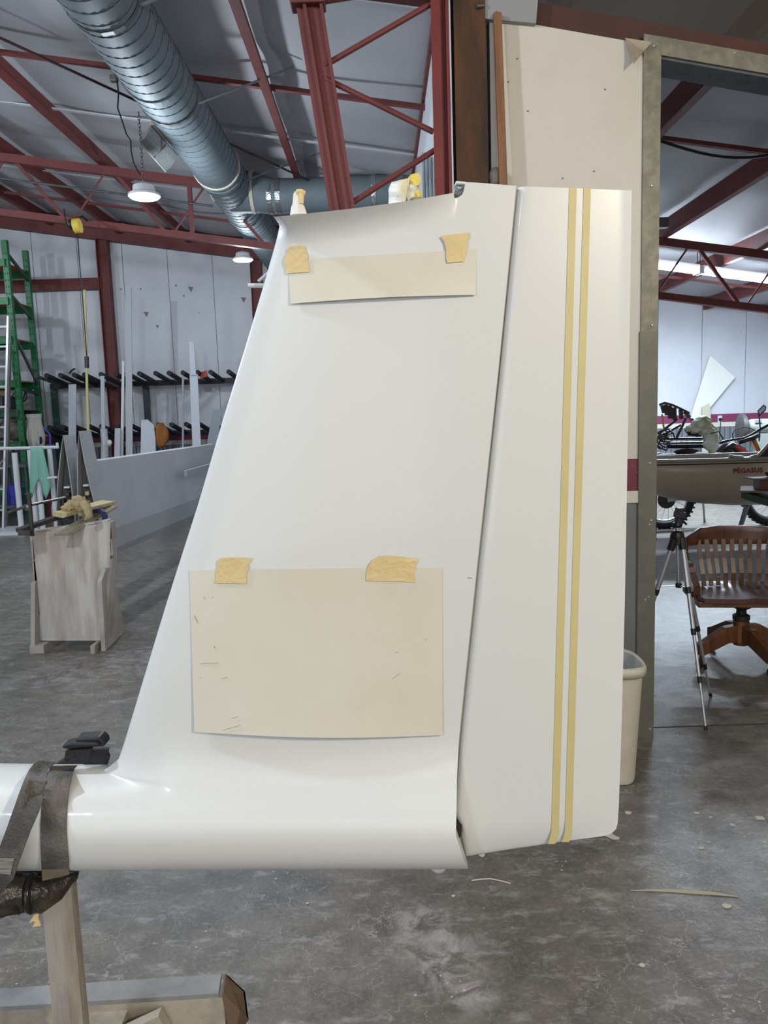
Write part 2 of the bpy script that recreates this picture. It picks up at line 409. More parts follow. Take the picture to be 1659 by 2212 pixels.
# enclosing walls outside the frame (the back wall leaves an assumed door gap for the added daylight)
m = MB(); m.boxp((XL_-.1, YB, 0), (XL_, YF, zc(XL_))); structure(m.build('wall_left', panelf))
m = MB(); m.boxp((XR_, YB, 0), (XR_+.1, YF, zc(XR_))); structure(m.build('wall_right', panelf))
m = MB(); m.boxp((2.0, YB-.1, 0), (XR_, YB, zc(XR_))); m.boxp((XL_, YB-.1, 0), (-6.4, YB, zc(-6.4))); m.boxp((-6.4, YB-.1, 4.2), (2.0, YB, zc(2.0)))
structure(m.build('wall_back', panelf))

# near wall piece between steel column and doorway
pTL = U(1058, 36, YN); pTR = U(1405, 97, YN); xa, xb = U(1062, 400, YN).x, 1.215
slope = (pTL.z-pTR.z)/(pTR.x-pTL.x)
ztop = lambda x: pTL.z - slope*(x-pTL.x)
m = MB(); m.hexa([(xa, YN+.02, 0), (xb, YN+.02, 0), (xb, YN+.12, 0), (xa, YN+.12, 0), (xa, YN+.02, ztop(xa)), (xb, YN+.02, ztop(xb)), (xb, YN+.12, ztop(xb)), (xa, YN+.12, ztop(xa))])
wall_near = structure(m.build('wall_near', M('near_wall_core', (170, 165, 155), .6)))
def npanel(x0, x1, z0, z1, mat, name, t=.02, slope_top=False):
    m = MB(); za = ztop(x0) if slope_top else z1; zb_ = ztop(x1) if slope_top else z1
    m.hexa([(x0, YN+.02-t, z0), (x1, YN+.02-t, z0), (x1, YN+.02, z0), (x0, YN+.02, z0), (x0, YN+.02-t, za), (x1, YN+.02-t, zb_), (x1, YN+.02, zb_), (x0, YN+.02, za)])
    return m.build(name, mat, wall_near)
npanel(xa, U(1082, 100, YN).x, 1.353, 0, panelw, 'wall_panel', .022, True)
npanel(U(1084, 100, YN).x, xb, 1.353, 0, panelw, 'wall_panel', .02, True)
npanel(xa, xb, 1.205, 1.351, maroon, 'painted_stripe', .021)
npanel(xa, xb, 1.149, 1.204, trimw, 'trim_rail', .03)
npanel(xa, xb, .13, 1.148, dado, 'dado_panel', .018)
npanel(xa, xb, .012, .128, dado, 'kick_panel', .02)
p4 = [U(a, b, YN-.03) for a, b in ((1041, -12), (1163, -12), (1158, 50), (1046, 40))]
m = MB(); m.prism(p4, (0, .03, 0)); m.build('grey_plate', M('grey_painted_plate', (146, 147, 148), .5), wall_near)
a, b, c, d, e = [U(x, y, YN-o) for x, y, o in ((1350, 83, .01), (1408, 92, .012), (1368, 138, .07), (1364, 115, .05), (1390, 112, .02))]
m = MB(); m.add([a, b, e, d, c], [(0, 1, 2, 3), (3, 2, 4), (2, 1, 4)]); o = m.build('torn_flap', flapm, wall_near)
o.modifiers.new('t', 'SOLIDIFY').thickness = .003
for px_, py_ in ((1117, 127), (1307, 193), (1098, 177), (1215, 385), (1283, 370), (1140, 240), (1365, 1005), (1376, 1020)):
    p = U(px_, py_, YN-.001); m = MB(); m.box(p, (.007, .004, .005)); m.build('scuff_mark', M('scuff', (120, 110, 100), .8), wall_near)

# doorway frame (galvanised jamb, header and its underside)
door = thing('door_1', 'galvanised steel frame of the wide doorway into the right hand workshop bay', 'doorway', (1.24, YN, 0)); door['kind'] = 'structure'
if 'category' in door: del door['category']
xj0, xj1 = 1.192, 1.268
hz = lambda x: ztop(x)+.035
zm = 1.93
m = MB(); m.hexa([(xj0, YN-.012, zm), (xj1, YN-.012, zm), (xj1, YN+.0, zm), (xj0, YN+.0, zm), (xj0, YN-.012, hz(xj0)), (xj1, YN-.012, hz(xj1)), (xj1, YN, hz(xj1)), (xj0, YN, hz(xj0))])
m.boxp((xj1-.01, YN, zm), (xj1, YN+.14, hz(xj1)-.12)); m.build('jamb_sheet', galv, door)
m = MB(); m.boxp((xj0-.006, YN-.016, 0), (xj1+.001, YN, zm)); m.boxp((xj1-.01, YN, 0), (xj1, YN+.14, zm)); m.build('jamb_sheet', M('galv_lower', (104, 104, 95), .5, .3, col2=(114, 112, 100), scale=14), door)
def hexx(x0, x1, y0, y1, zb0, zt0):
    return [(x0, y0, hz(x0)+zb0), (x1, y0, hz(x1)+zb0), (x1, y1, hz(x1)+zb0), (x0, y1, hz(x0)+zb0), (x0, y0, hz(x0)+zt0), (x1, y0, hz(x1)+zt0), (x1, y1, hz(x1)+zt0), (x0, y1, hz(x0)+zt0)]
m = MB(); m.hexa(hexx(xj1-.005, XR_, YN-.014, YN, -.075, .0)); m.build('header_sheet', galv, door)
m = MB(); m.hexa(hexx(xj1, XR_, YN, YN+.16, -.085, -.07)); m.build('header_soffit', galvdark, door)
for px_, py_ in ((1413, 99), (1588, 114), (1408, 401), (1409, 702), (1405, 1000), (1408, 1124), (1404, 1133), (1402, 1290), (1395, 1296), (1405, 1575)):
    p = U(px_, py_, YN-.018); m = MB(); m.lathe(p+V((0, .004, 0)), [(.006, 0), (.006, -.002), (.003, -.005)], 8, (0, 1, 0)); m.build('screw', alu, door)
# plastic sheeting above the header, with the timber ledger
m = MB(); x0 = U(1160, 40, YN).x
m.hexa([(x0, YN+.09, ztop(x0)+.1), (XR_, YN+.09, ztop(XR_)+.1), (XR_, YN+.094, ztop(XR_)+.1), (x0, YN+.094, ztop(x0)+.1), (x0, YN+.09, zc(x0)-.22), (XR_, YN+.09, zc(XR_)-.22), (XR_, YN+.094, zc(XR_)-.22), (x0, YN+.094, zc(x0)-.22)])
m.thing('plastic_sheet', sheet, 'smoky clear plastic sheeting closing the gap above the doorway header', 'plastic sheet')
# near frame rafter lying behind the sheet
m = MB(); xq_ = U(1160, 40, YN).x-.02; m.bar((xq_, YN+.045, ztop(xq_)+.052), (XR_, YN+.045, ztop(XR_)+.052), .05, .10); m.thing('steel_rafter', M('brown_red_rafter', (78, 44, 37), .65, col2=(64, 38, 30), scale=3), 'dark red steel rafter running along the top of the doorway wall', 'beam')

# ================================================================== STEELWORK
# tapered truss column of the near frame
zc_top = 4.2
tc = thing('truss_column', 'dark red tapered truss column with round diagonal bars behind the white fin', 'column', (.25, YN, 0))
C = lambda z: lerp(.19, -.235, z/3.36)
def cb(z): return V((C(z), YN, z))
m = MB(); m.ibeam(cb(0), cb(3.36), .085, .07, .014, (1, 0, 0)); m.bar(cb(0)+V((-.035, 0, 0)), cb(3.36)+V((-.035, 0, 0)), .012, .075, (1, 0, 0)); m.build('inner_chord', redst, tc)
m = MB(); m.ibeam((.312, YN, 0), (.312, YN, 4.3), .07, .075, .014, (1, 0, 0)); m.bar((.29, YN-.036, 0), (.29, YN-.036, 4.3), .04, .008, (0, 1, 0)); m.build('outer_chord', redst2, tc)
for (a, b) in (((700, 142), (932, 8)), ((703, 170), (936, 285)), ((758, 440), (940, 324)), ((655, 8), (790, -14))):
    m = MB(); m.tube([U(*a, YN), U(*b, YN)], .0125 if a[1] > 20 else .016, 10); m.build('diagonal_bar', redst, tc)
for k in range(4):
    za, zb_ = 2.42-.55*k, 2.1-.55*k
    m = MB(); m.tube([(C(za)+.03, YN, za), (.29, YN, zb_)], .0125, 10); m.tube([(.29, YN, zb_), (C(zb_-.25)+.03, YN, zb_-.25)], .0125, 10); m.build('diagonal_bar', redst, tc)
m = MB(); m.box(cb(3.36)+V((-.02, 0, .01)), (.15, .1, .05)); m.build('bracket', redst, tc, bevel=.006)
m = MB(); m.bar((-9.3, YN, 3.40+.155*9.1), (.3, YN, 3.40-.155*.3+.03), .08, .08); m.build('rafter_chord', redst, tc)
# rusty column
xr0, xr1 = U(977, 200, YN).x, U(1052, 200, YN).x
m = MB(); m.ibeam(((xr0+xr1)/2, YN+.03, 0), ((xr0+xr1)/2, YN+.03, zc(.4)-.05), .14, .135, .012, (0, 1, 0))
m.thing('steel_column', rust, 'brown rusty steel column between the red truss column and the white wall panel', 'column')
# trusses at mid building
def truss(x0, x1, y, label, flip=1):
    t = thing('roof_truss', label, 'truss', (x0, y, zc(x0)-1), 'roof trusses')
    top = lambda x: V((x, y, zc(x)-.24)); bot = lambda x: V((x, y, zc(x)-.90))
    m = MB(); m.bar(top(x0), top(x1), .09, .10); m.build('top_chord', redst, t)
    m = MB(); m.bar(bot(x0), bot(x1), .09, .085); m.build('bottom_chord', redst, t)
    n = max(2, round((x1-x0)/1.18)); w = (x1-x0)/n
    for k in range(n):
        a = x0+k*w
        m = MB(); m.bar(top(a+.04), bot(a+w*.52), .04, .045, (0, 1, 0)); m.build('web_bar', redst, t)
        m = MB(); m.tube([bot(a+w*.58), top(a+w-.06)], .013, 8); m.build('web_rod', redst, t)
    return t
t = truss(-9.4, XW-.02, 10.0, 'red steel roof truss crossing the left bay behind the hanging lamp')
p = U(407, 380, 9.97); m = MB(); m.bar((p.x, 9.99, zc(p.x)-.25), (p.x, 9.99, zc(p.x)-.9), .05, .05); m.build('web_post', redst, t)
p = U(390, 450, 9.9); m = MB(); m.tube([(XL_+.2, 9.9, zc(XL_)-.52), (-1.99, 9.9, zc(-1.99)-.52)], .014, 8); m.thing('conduit_pipe', galvdark, 'thin grey conduit running along the left roof truss', 'pipe')
truss(XW+.1, XR_-.05, 10.0, 'dark red roof truss above the right bay in front of the strip lights')

# ================================================================== DUCT
DX, DZ, DR = -1.67, 4.28, .245
duct = thing('ventilation_duct', 'large grey spiral ventilation duct with a side branch under the roof', 'duct', (DX, 9.5, DZ-DR))
def seam_tube(a, b, r, name, n=28):
    m = MB(); m.tube([a, b], r, n); return m.build(name, ductm, duct, smooth=False, angle=40)
yy = [1.5, 4.2, 6.3, 8.75, 10.3, 13.9]
dm = None
for a, b in zip(yy, yy[1:]): dm = seam_tube((DX, a+.004, DZ), (DX, b-.004, DZ), DR, 'duct_section')
def ring(c, r, t, w, axis='y', n=28):
    m = MB(); prof = [(r, -w/2), (r+t, -w/2), (r+t, w/2), (r, w/2)]
    m.lathe(c, prof, n, (0, 1, 0) if axis == 'y' else (1, 0, 0)); return m
y = 2.0; seams = MB()
while y < 13.8:      # spiral lock seam, tilted a little like a helix
    pts = [V((DX+DR*1.006*math.cos(a), y+.045*a/math.pi, DZ+DR*1.006*math.sin(a))) for a in [2*math.pi*k/26 for k in range(27)]]
    seams.tube(pts, .003, 4, False); y += .145
o = seams.build('spiral_seam', seam, duct); o['kind'] = 'stuff'
for yj in yy[1:-1]:
    ring((DX, yj, DZ), DR, .012, .05).build('joint_collar', ductm, duct, smooth=False)
ring((DX, 8.6, DZ), DR, .014, .035).build('mastic_band', mastic, duct)
# branch
BZ = 4.19; BR = .195
m = MB(); m.tube([(DX, 9.5, DZ-.02), (DX+.25, 9.5, DZ-.04), (DX+.48, 9.5, BZ)], [.245, .23, BR], 24); m.build('branch_takeoff', ductm, duct, smooth=False, angle=40)
for a, b in ((-1.20, -.35), (-.35, .22), (.22, XW+.0)):
    m = MB(); m.tube([(a+.003, 9.5, BZ), (b-.003, 9.5, BZ)], BR, 24); m.build('branch_section', ductm, duct, angle=40)
for xq in (-1.22, -1.12, .0, .2, .32):
    ring((xq, 9.5, BZ), BR, .006, .055, 'x').build('foil_band', foil, duct)
ring((-1.42, 9.5, DZ-.03), .238, .01, .04, 'x').build('mastic_band', mastic, duct)
p1, p2, p3, p4 = (450, 402), (470, 440), (500, 437), (480, 430)
pts = [UX(a, b, DX-.15) for a, b in ((445, 400), (462, 432), (500, 434))]
m = MB(); m.tube(pts, .018, 6); m.build('mastic_band', mastic, duct)
# side register box
ia = UX(327, 274, DX-DR*.93); ib = UX(384, 337, DX-DR*.93); oa = UX(302, 307, DX-DR-.16); ob_ = UX(358, 370, DX-DR-.16)
gp_ = [[lerp(lerp(ia, ib, u), lerp(oa, ob_, u), v)+V((0, 0, -.02*math.sin(math.pi*v))) for v in (0, .25, .5, .75, 1)] for u in (0, .25, .5, .75, 1)]
m = MB(); m.slab(gp_, (.0, .0, .035)); o = m.build('side_register', M('perforated_register', (132, 136, 136), .55, .2, col2=(106, 110, 112), scale=90, lo=.45, hi=.55), duct)
m2 = MB(); m2.bar(ia+V((.01, 0, .03)), ib+V((.01, 0, .03)), .05, .03); m2.build('mastic_edge', mastic, o)
m2 = MB(); m2.bar(oa+V((0, 0, .015)), ob_+V((0, 0, .015)), .012, .045); m2.build('register_lip', M('register_lip_cream', (176, 174, 164), .6), o)
m2 = MB(); m2.bar(lerp(ia, ib, .5)+V((0, 0, -.025)), lerp(oa, ob_, .5)+V((0, 0, -.004)), .008, .01); m2.build('centre_rib', galvdark, o)
# hanger straps round the duct
for ys, px2, py2 in ((5.2, 350, -10), (6.75, 548, 158), (8.9, 612, 333)):
    up = V((DX+1.05, ys+.02, zc(DX+1.05)-.05))
    pts = [V((DX+(DR+.006)*math.cos(a), ys, DZ+(DR+.006)*math.sin(a))) for a in [math.radians(-20-18*k) for k in range(9)]][::-1]
    m = MB(); g = [[p+V((0, -.02, 0)), p+V((0, .02, 0))] for p in pts+[up]]
    m.slab(g, (0, 0, -.003)); m.build('hanger_strap', galvdark, duct)

# ================================================================== LAMPS
def highbay(x, y, z, ztop_, label, power, group='round high bay lamps', color=(.80, .90, 1.0), chain=True, cord=None):
    t = thing('high_bay_lamp', label, 'lamp', (x, y, z), group)
    m = MB(); m.lathe((x, y, z), [(.128, .0), (.14, .01), (.14, .03), (.10, .05), (.095, .10), (.06, .115), (.03, .13)], 28); m.build('housing', lampw, t, angle=35)
    m = MB(); m.lathe((x, y, z-.004), [(.122, .006), (.122, 0), (.08, -.008), (.02, -.01)], 28); m.build('lens', lens_led, t, smooth=True)
    pl = bpy.data.lights.new('lamp_light', 'POINT'); pl.energy = power; pl.color = color; pl.shadow_soft_size = .11
    L = bpy.data.objects.new('lamp_light', pl); COL.objects.link(L); L.location = (x, y, z-.13); L.parent = t; L.matrix_parent_inverse = Matrix.Translation(-V((x, y, z)))
    if chain:
        k = 0; zz = z+.13; ch = []
        while zz < ztop_-.02:
            ring_ = [V((x+(.012*math.cos(a) if k % 2 else 0), y+(0 if k % 2 else .012*math.cos(a)), zz+.02+.02*math.sin(a))) for a in [2*math.pi*q/10 for q in range(10)]]
            m = MB(); m.tube(ring_, .0035, 5, closed=True); m.build('chain_link', chainm, t); zz += .031; k += 1
    if cord:
        m = MB(); m.tube(cord, .007, 6); m.build('power_cord', cordm, t, smooth=True)
    return t
l1 = U(312, 427, 7.2)
cordpts = [U(a, b, 7.2) for a, b in ((252, 168), (256, 200), (254, 233), (264, 262), (273, 290), (282, 303), (283, 325), (288, 350), (296, 367), (304, 378))]
highbay(l1.x, 7.2, l1.z, U(301, 243, 7.2).z, 'lit round high bay lamp hanging on a long chain beside the big duct', 150, cord=cordpts)
p = U(246, 170, 7.2); m = MB(); m.box(p, (.07, .06, .06)); m.thing('junction_box', galv, 'small round junction box where the lamp cord leaves the duct', 'junction box', bevel=.015)
l2 = U(525, 563, 11.0)
highbay(l2.x, 11.0, l2.z, 4.06, 'lit round high bay lamp far back beside the edge of the fin', 75)
highbay(-2.6, 1.2, 3.9, 4.75, 'unseen high bay lamp added at the left front to light the fin and floor', 280)  # added out of view as key light on the fin's left
highbay(-6.8, 5.6, 4.4, 5.3, 'unseen high bay lamp added beyond the left edge to brighten the floor and wings', 380)  # added out of view to raise the left floor and wings
highbay(-7.2, 10.6, 4.4, 5.4, 'unseen high bay lamp added over the green rack for more bounce light', 75)  # added out of view for bounce light at the back left
highbay(-2.6, -3.0, 3.9, 4.75, 'unseen high bay lamp added behind the camera as light from the left bay', 130)  # added behind the camera, no such lamp in view
highbay(2.6, -1.6, 3.3, 3.95, 'unseen warm high bay lamp added behind the camera to warm the right side', 380, color=(1.0, .89, .70))  # added behind the camera for warm light on rudder and panel
# cord reel with drop cord
p = U(170, 488, 9.6)
t = thing('cord_reel', 'yellow retractable cord reel hanging from the roof truss', 'cord reel', p)
m = MB(); m.lathe(p+V((-.03, 0, 0)), [(.05, -.03), (.085, -.025), (.085, .05), (.05, .055)], 18, (1, 0, .1)); m.build('reel_body', ylwreel, t, angle=35)
m = MB(); m.lathe(p+V((-.09, 0, .02)), [(.045, -.02), (.06, 0), (.045, .03)], 14, (1, 0, .1)); m.build('reel_hub', blk, t, smooth=True)
m = MB(); m.tube([p+V((-.02, 0, .08)), p+V((-.02, .2, .16)), V((p.x-.02, 9.97, zc(p.x)-.87))], .012, 6); m.build('hanger', blkmet, t)
m = MB(); m.tube([p+V((-.16, 0, .2)), p+V((-.15, 0, .02)), p+V((-.10, 0, -.03)), p+V((-.06, 0, .0))], .007, 6); m.build('supply_cord', cordm, t, smooth=True)
pc = [U(a, b, 9.6) for a, b in ((167, 500), (171, 560), (178, 640), (184, 720), (187, 770))]
m = MB(); m.tube(pc, .007, 6); m.build('drop_cord', cordm, t, smooth=True)
m = MB(); m.tube([U(187, 770, 9.6), U(188, 795, 9.6)], .026, 10); m.build('plug', blk, t)

# ================================================================== AIRCRAFT TAIL
Y0 = 1.45
a1 = math.atan((HC-U(160, 1651, Y0).z)/Y0); a2 = math.atan((HC-U(160, 1881, Y0).z)/Y0)
ac = (a1+a2)/2; ZB0 = HC-Y0*math.tan(ac); RB = Y0/math.cos(ac)*math.sin((a2-a1)/2)
X160 = U(160, 1760, Y0).x; X900 = U(900, 1760, Y0).x
b2 = math.atan((HC-U(900, 1878, Y0).z)/Y0)
zb9 = ZB0
for _ in range(30):
    an = math.atan((HC-zb9)/Y0); cur = an + math.asin(RB/(Y0/math.cos(an))); zb9 += (cur-b2)*.8
SLP = (zb9-ZB0)/(X900-X160)
def zdev(x): return SLP*(x-X160)
def ptz(px, py): p = U(px, py, Y0); return (p.z-zdev(p.x), p.x)
LEp = sorted(ptz(*q) for q in [(592, 466), (599, 473), (605, 486), (597, 520), (575, 598), (530, 750), (480, 912), (430, 1083), (360, 1302), (300, 1500), (268, 1606), (257, 1637), (250, 1648)])
TEp = sorted(ptz(*q) for q in [(1111, 400), (1073, 790), (1025, 1230), (986, 1600), (974, 1745), (988, 1790), (1011, 1868), (1014, 1890)])
RLp = sorted(ptz(*q) for q in [(1114.5, 400), (1076.5, 790), (1028.5, 1230), (989.5, 1600), (979, 1742), (995, 1800), (1008, 1850)])
RTp = sorted(ptz(*q) for q in [(1364, 405), (1358, 800), (1349, 1300), (1341, 1600), (1336, 1740), (1334, 1778), (1330, 1792), (1322, 1802), (1310, 1810)])
ZBT = ZB0+RB
LEp = [q for q in LEp if q[0] > ZBT+.004]; LEp = [(ZBT+.0005, U(226, 1660, Y0).x)]+LEp
XJ = U(104, 1760, Y0).x
def LEx(z): return interp(LEp, z)
def TEx(z): return interp(TEp, z)
def RTx(z): return interp(RTp, z)
def RLx(z): return interp(RLp, z)
def naca(u):
    u = min(1, max(0, u)); return 2*5*(.2969*math.sqrt(u)-.126*u-.3516*u*u+.2843*u**3-.1036*u**4)
ZTOP = ptz(592, 466)[0]
def Tz(z): return lerp(.046, .036, min(1, max(0, (z-ZB0)/(ZTOP-ZB0))))
def hfin(x, z):
    L = LEx(z); R_ = RTx(z); u = (x-L)/(R_-L)
    d = z-ZB0
    hb = math.sqrt(max(0, RB*RB-d*d))
    if u <= 0: return hb
    hf = Tz(z)*naca(u)*.5*2
    if d < 0: return max(hb, 0)
    d0 = .6*RB
    hl = math.sqrt(RB*RB-d*d) if d < d0 else .8*RB*math.exp(-(d-d0)*.9375/RB)
    w = sstep(0, .16, u)
    pn = (hf**4+hl**4)**.25 if hf > 0 else hl
    if d < d0: pn = lerp(hl, pn, sstep(0, d0, d))
    e = hf-hb; e = .5*(e+math.sqrt(e*e+1.6e-5)) if hb > 0 else e
    return hb + w*(pn-hb) + (1-w)*e*sstep(0, .6*RB, d)
def hrud(x, z):
    L = LEx(z); R_ = RTx(z); u = (x-L)/(R_-L); xl = RLx(z)
    return max(.0022, Tz(z)*naca(u)*.97*(1-math.exp(-max(0, x-xl)/.0035)))
def hsurf(x, z):
    if x > TEx(z)+.003: return hrud(x, z)
    h = hfin(x, z)
    if z > ZTOP-.16:
        s_ = (x-LEx(z))/(TEx(z)-LEx(z))
        if 0 < s_ < .75: h += flare(s_, max(0, ztop_s(s_)-z))
    return h
def on_tail(px, py, off):
    Y = Y0-.05
    for _ in range(6):
        p = U(px, py, Y); Y = Y0-hsurf(p.x, p.z-zdev(p.x))-off
    return U(px, py, Y)
tail = thing('aircraft_tail', 'large glossy white aircraft tail fin and rudder on its boom in the foreground', 'aircraft tail', (U(600, 1880, Y0).x, Y0, ZB0-RB))
# fin body grid
topcurve = [(0, 466), (.01, 465), (.092, 463), (.322, 450), (.534, 435), (.738, 416.5), (.745, 418), (.750, 427), (.765, 426), (.778, 421), (.787, 412), (.790, 404), (.792, 393), (.84, 394), (1, 401)]
def ztop_s(s):
    z_ = ptz(lerp(592, 1111, s), interp(topcurve, s))[0]
    hr_ = Tz(ZTOP)*naca(s*.675)+(.055*(1-s/.75)**.55*sstep(0, .06, s+.015) if s < .75 else 0)
    return HC+(z_-HC)*(Y0-hr_)/Y0
rows = [ZB0-RB*math.cos(math.radians(k*6)) for k in range(0, 29)]
rows = [r for r in rows if r < ZBT-.0015]+[ZBT-.0012, ZBT-.0003, ZBT-.00002, ZBT+.0006]
zz = ZBT+.006
while zz < ZTOP-.09: rows.append(zz); zz += .018
rows += [ZTOP-.085+.085*k/14 for k in range(15)]
ss = sorted(set([round((1-math.cos(math.pi*k/44))/2*.5, 5)*2 if False else round(.5*(1-math.cos(math.pi*k/60)), 5) for k in range(61)] + [.738, .745, .75, .765, .778, .787, .79, .792]))
ZW = ZTOP-.16
XLR = LEp[0][1]
def flare(s, q): return .055*(1-s/.75)**.55*math.exp(-q/.017)*sstep(0, .06, s+.015) if s < .75 else 0
def fpt(x, z, zr, s):
    h = hfin(x, z)
    if zr <= rows[0]+1e-6: h = 0
    if zr > ZW and s < .75:
        q = (ztop_s(s)-z)
        h += flare(s, q)
    return (x, h, z+zdev(x))
front = []; lowf = []
for zr in rows:
    rowf = []
    for s in ss:
        z = zr
        if zr > ZW: z = ZW+(zr-ZW)*(ztop_s(s)-ZW)/(ZTOP-ZW)
        xL = LEx(min(zr, ZTOP)) if zr > ZBT else XLR
        xR = TEx(z if zr > ZW else zr)
        rowf.append(fpt(xL+s*(xR-xL), z, zr, s))
    front.append(rowf)
    if zr <= ZBT: lowf.append([fpt(lerp(XJ, XLR, k/8), zr, zr, 1) for k in range(9)])
m = MB()
for gi, gr in enumerate((front, lowf)):
    nR, nC = len(gr), len(gr[0]); K = nR*nC
    F_ = [V((x, Y0-h, z)) for r_ in gr for x, h, z in r_]; B_ = [V((x, Y0+h, z)) for r_ in gr for x, h, z in r_]
    fs = []
    for i in range(nR-1):
        for j in range(nC-1):
            q = (i*nC+j, i*nC+j+1, (i+1)*nC+j+1, (i+1)*nC+j); fs.append(q); fs.append(tuple(k+K for k in q[::-1]))
    if gi == 0:
        for i in range(nR-1):
            a = i*nC+nC-1; fs.append((a, a+K, a+nC+K, a+nC))
    for j in range(nC-1):
        a = (nR-1)*nC+j; fs.append((a, a+1, a+1+K, a+K))
    m.add(F_+B_, fs)
finob = m.build('fin_and_boom', gel, tail, merge=True, angle=50)
# boom continuing to the left
m = MB(); x = XJ+.004
m.tube([(XJ+.004, Y0, ZB0+zdev(XJ)), (XJ-.1, Y0, ZB0+zdev(XJ-.1)+.001), (XJ-.7, Y0, ZB0+zdev(XJ-.7)+.004)], [RB, RB*1.015, RB*1.12], 48); m.build('tail_boom', gel, tail, angle=50)
# rudder
botc = [(0, 1848), (.04, 1846), (.55, 1823), (.9, 1808), (.95, 1805.5), (.975, 1803), (.99, 1799), (1, 1790)]
def rz(s, v):
    pxb = lerp(1010, 1334, s); zb_ = ptz(pxb, interp(botc, s))[0]; zt_ = ptz(lerp(1117, 1364, s), lerp(402, 411, s))[0]; zt_ = HC+(zt_-HC)*(Y0-lerp(.022, .002, s))/Y0
    return lerp(zb_, zt_, v), zb_
vs_ = [0, .002, .005, .01, .016, .025, .04]+[.06+.94*k/40 for k in range(41)]
ssr = [0, .004, .01, .018, .03, .05, .08]+[.12+.88*k/30 for k in range(31)]
ssr = sorted(set([round(q, 5) for q in ssr]+[.975, .99]))
fr = []
for v in vs_:
    r_ = []
    for s in ssr:
        z, zb_ = rz(s, v); xL = RLx(z); xR = RTx(z); x = lerp(xL, xR, s)
        h = hrud(x, z)
        h = max(.0012, h*math.sqrt(min(1, .02+(z-zb_)/.05*(1 if s > .3 else .6+.4*s/.3))))
        if s == 0: h = .0006
        r_.append((x, h, z+zdev(x)))
    fr.append(r_)
m = MB(); nR, nC = len(fr), len(ssr)
F_ = [V((x, Y0-h, z)) for r_ in fr for x, h, z in r_]; B_ = [V((x, Y0+h, z)) for r_ in fr for x, h, z in r_]; fs = []
for i in range(nR-1):
    for j in range(nC-1):
        q = (i*nC+j, i*nC+j+1, (i+1)*nC+j+1, (i+1)*nC+j); fs.append(q); fs.append(tuple(k+nR*nC for k in q[::-1]))
K = nR*nC
for j in range(nC-1):
    a = (nR-1)*nC+j; fs.append((a, a+1, a+1+K, a+K)); fs.append((j, j+K, j+1+K, j+1))
for i in range(nR-1):
    a = i*nC+nC-1; fs.append((a, a+K, a+nC+K, a+nC)); a = i*nC; fs.append((a, a+nC, a+nC+K, a+K))
m.add(F_+B_, fs); rud = m.build('rudder', gel, tail, angle=50)
# rod in the hinge gap, its grey painted as the gap's shade; fittings
m = MB(); m.tube([U(1113, 408, Y0-.008), U(981, 1700, Y0-.012)], .0045, 6); m.build('hinge_shade_rod', M('hinge_shadow_grey', (168, 166, 160), .6), tail)
m = MB(); m.prism([U(a, b, Y0-.004) for a, b in ((984, 396), (1001, 397), (1004, 404), (1001, 414), (994, 421), (982, 418))], (0, .02, 0)); m.build('hinge_fitting', M('grey_foil_fitting', (120, 122, 118), .35, .5, bump=.5, bscale=60), tail)
m = MB(); m.prism([U(a, b, Y0-.012) for a, b in ((984.5, 390), (1008, 392), (1008, 399), (1001, 397), (984, 396.5))], (0, .024, 0)); m.build('top_lip', gel, tail, bevel=.002)
m = MB(); m.prism([U(a, b, Y0-.03) for a, b in ((984, 1780), (998, 1784), (996, 1806), (990, 1812))], (0, .06, 0)); m.build('hinge_fitting', M('brown_black_fitting', (44, 36, 30), .4), tail)
m = MB(); m.tube([U(536, 617, Y0+.03), U(590, 617, Y0+.03)], .0045, 10); m.build('probe_tube', whtube, tail)
m = MB(); m.tube([U(558, 608, Y0+.05), U(590, 580, Y0+.05)], .003, 8); m.build('probe_tube', whtube, tail)
bl_ = blob(U(948, 1872, Y0), (.017, .012, .013), .1, 1.5, 3); bl_.build('tie_down_bump', gel, tail, smooth=True)
# masked fittings standing on the fin top
YW = Y0-.03
w1 = thing('wrapped_fitting', 'narrow fitting wrapped in white paper and masking tape at the fin leading corner', 'wrapped fitting', U(643, 462, YW))
m = MB(); m.tube([U(645, 466, YW), U(644, 448, YW), U(643, 441, YW), U(643, 420, YW), U(643, 414, YW)], [.0155, .012, .0085, .008, .006], 10)
for i, p in enumerate(m.v): m.v[i] = p+V((noise.noise(p*90), noise.noise(p*80+V((3, 0, 0))), 0))*.003
m.build('paper_wrap', wrapw, w1, angle=30)
m = MB(); m.tube([U(642, 416, YW-.004), U(652, 415, YW-.006), U(659, 418, YW-.006)], [.006, .0055, .004], 8); m.tube([U(650, 418, YW-.005), U(651, 440, YW-.006)], [.006, .004], 8); m.build('tape_wrap', tape, w1, angle=30)
w2 = thing('wrapped_fitting', 'wide fitting wrapped in crumpled white and yellow paper on top of the fin', 'wrapped fitting', U(872, 438, YW))
def crumple(pxs, Y, mat, name, amp=.004, th=.012, seed=0):
    c = [U(a, b, Y) for a, b in pxs]; g = []
    nU, nV = 9, 9
    for i in range(nU):
        r_ = []
        for j in range(nV):
            u, v = i/(nU-1), j/(nV-1)
            p = lerp(lerp(c[0], c[1], u), lerp(c[3], c[2], u), v)
            p = p+V((0, -math.sin(u*math.pi)*.012, 0))+V((noise.noise(p*60+V((seed, 0, 0))), 2*noise.noise(p*55+V((0, seed, 0))), noise.noise(p*60+V((0, 0, seed)))))*amp
            r_.append(p)
        g.append(r_)
    m = MB(); m.slab(g, (0, th, 0)); return m.build(name, mat, w2)
crumple([(846, 392), (883, 388), (879, 440), (837, 442)], YW-.004, wrapw, 'paper_wrap', seed=1)
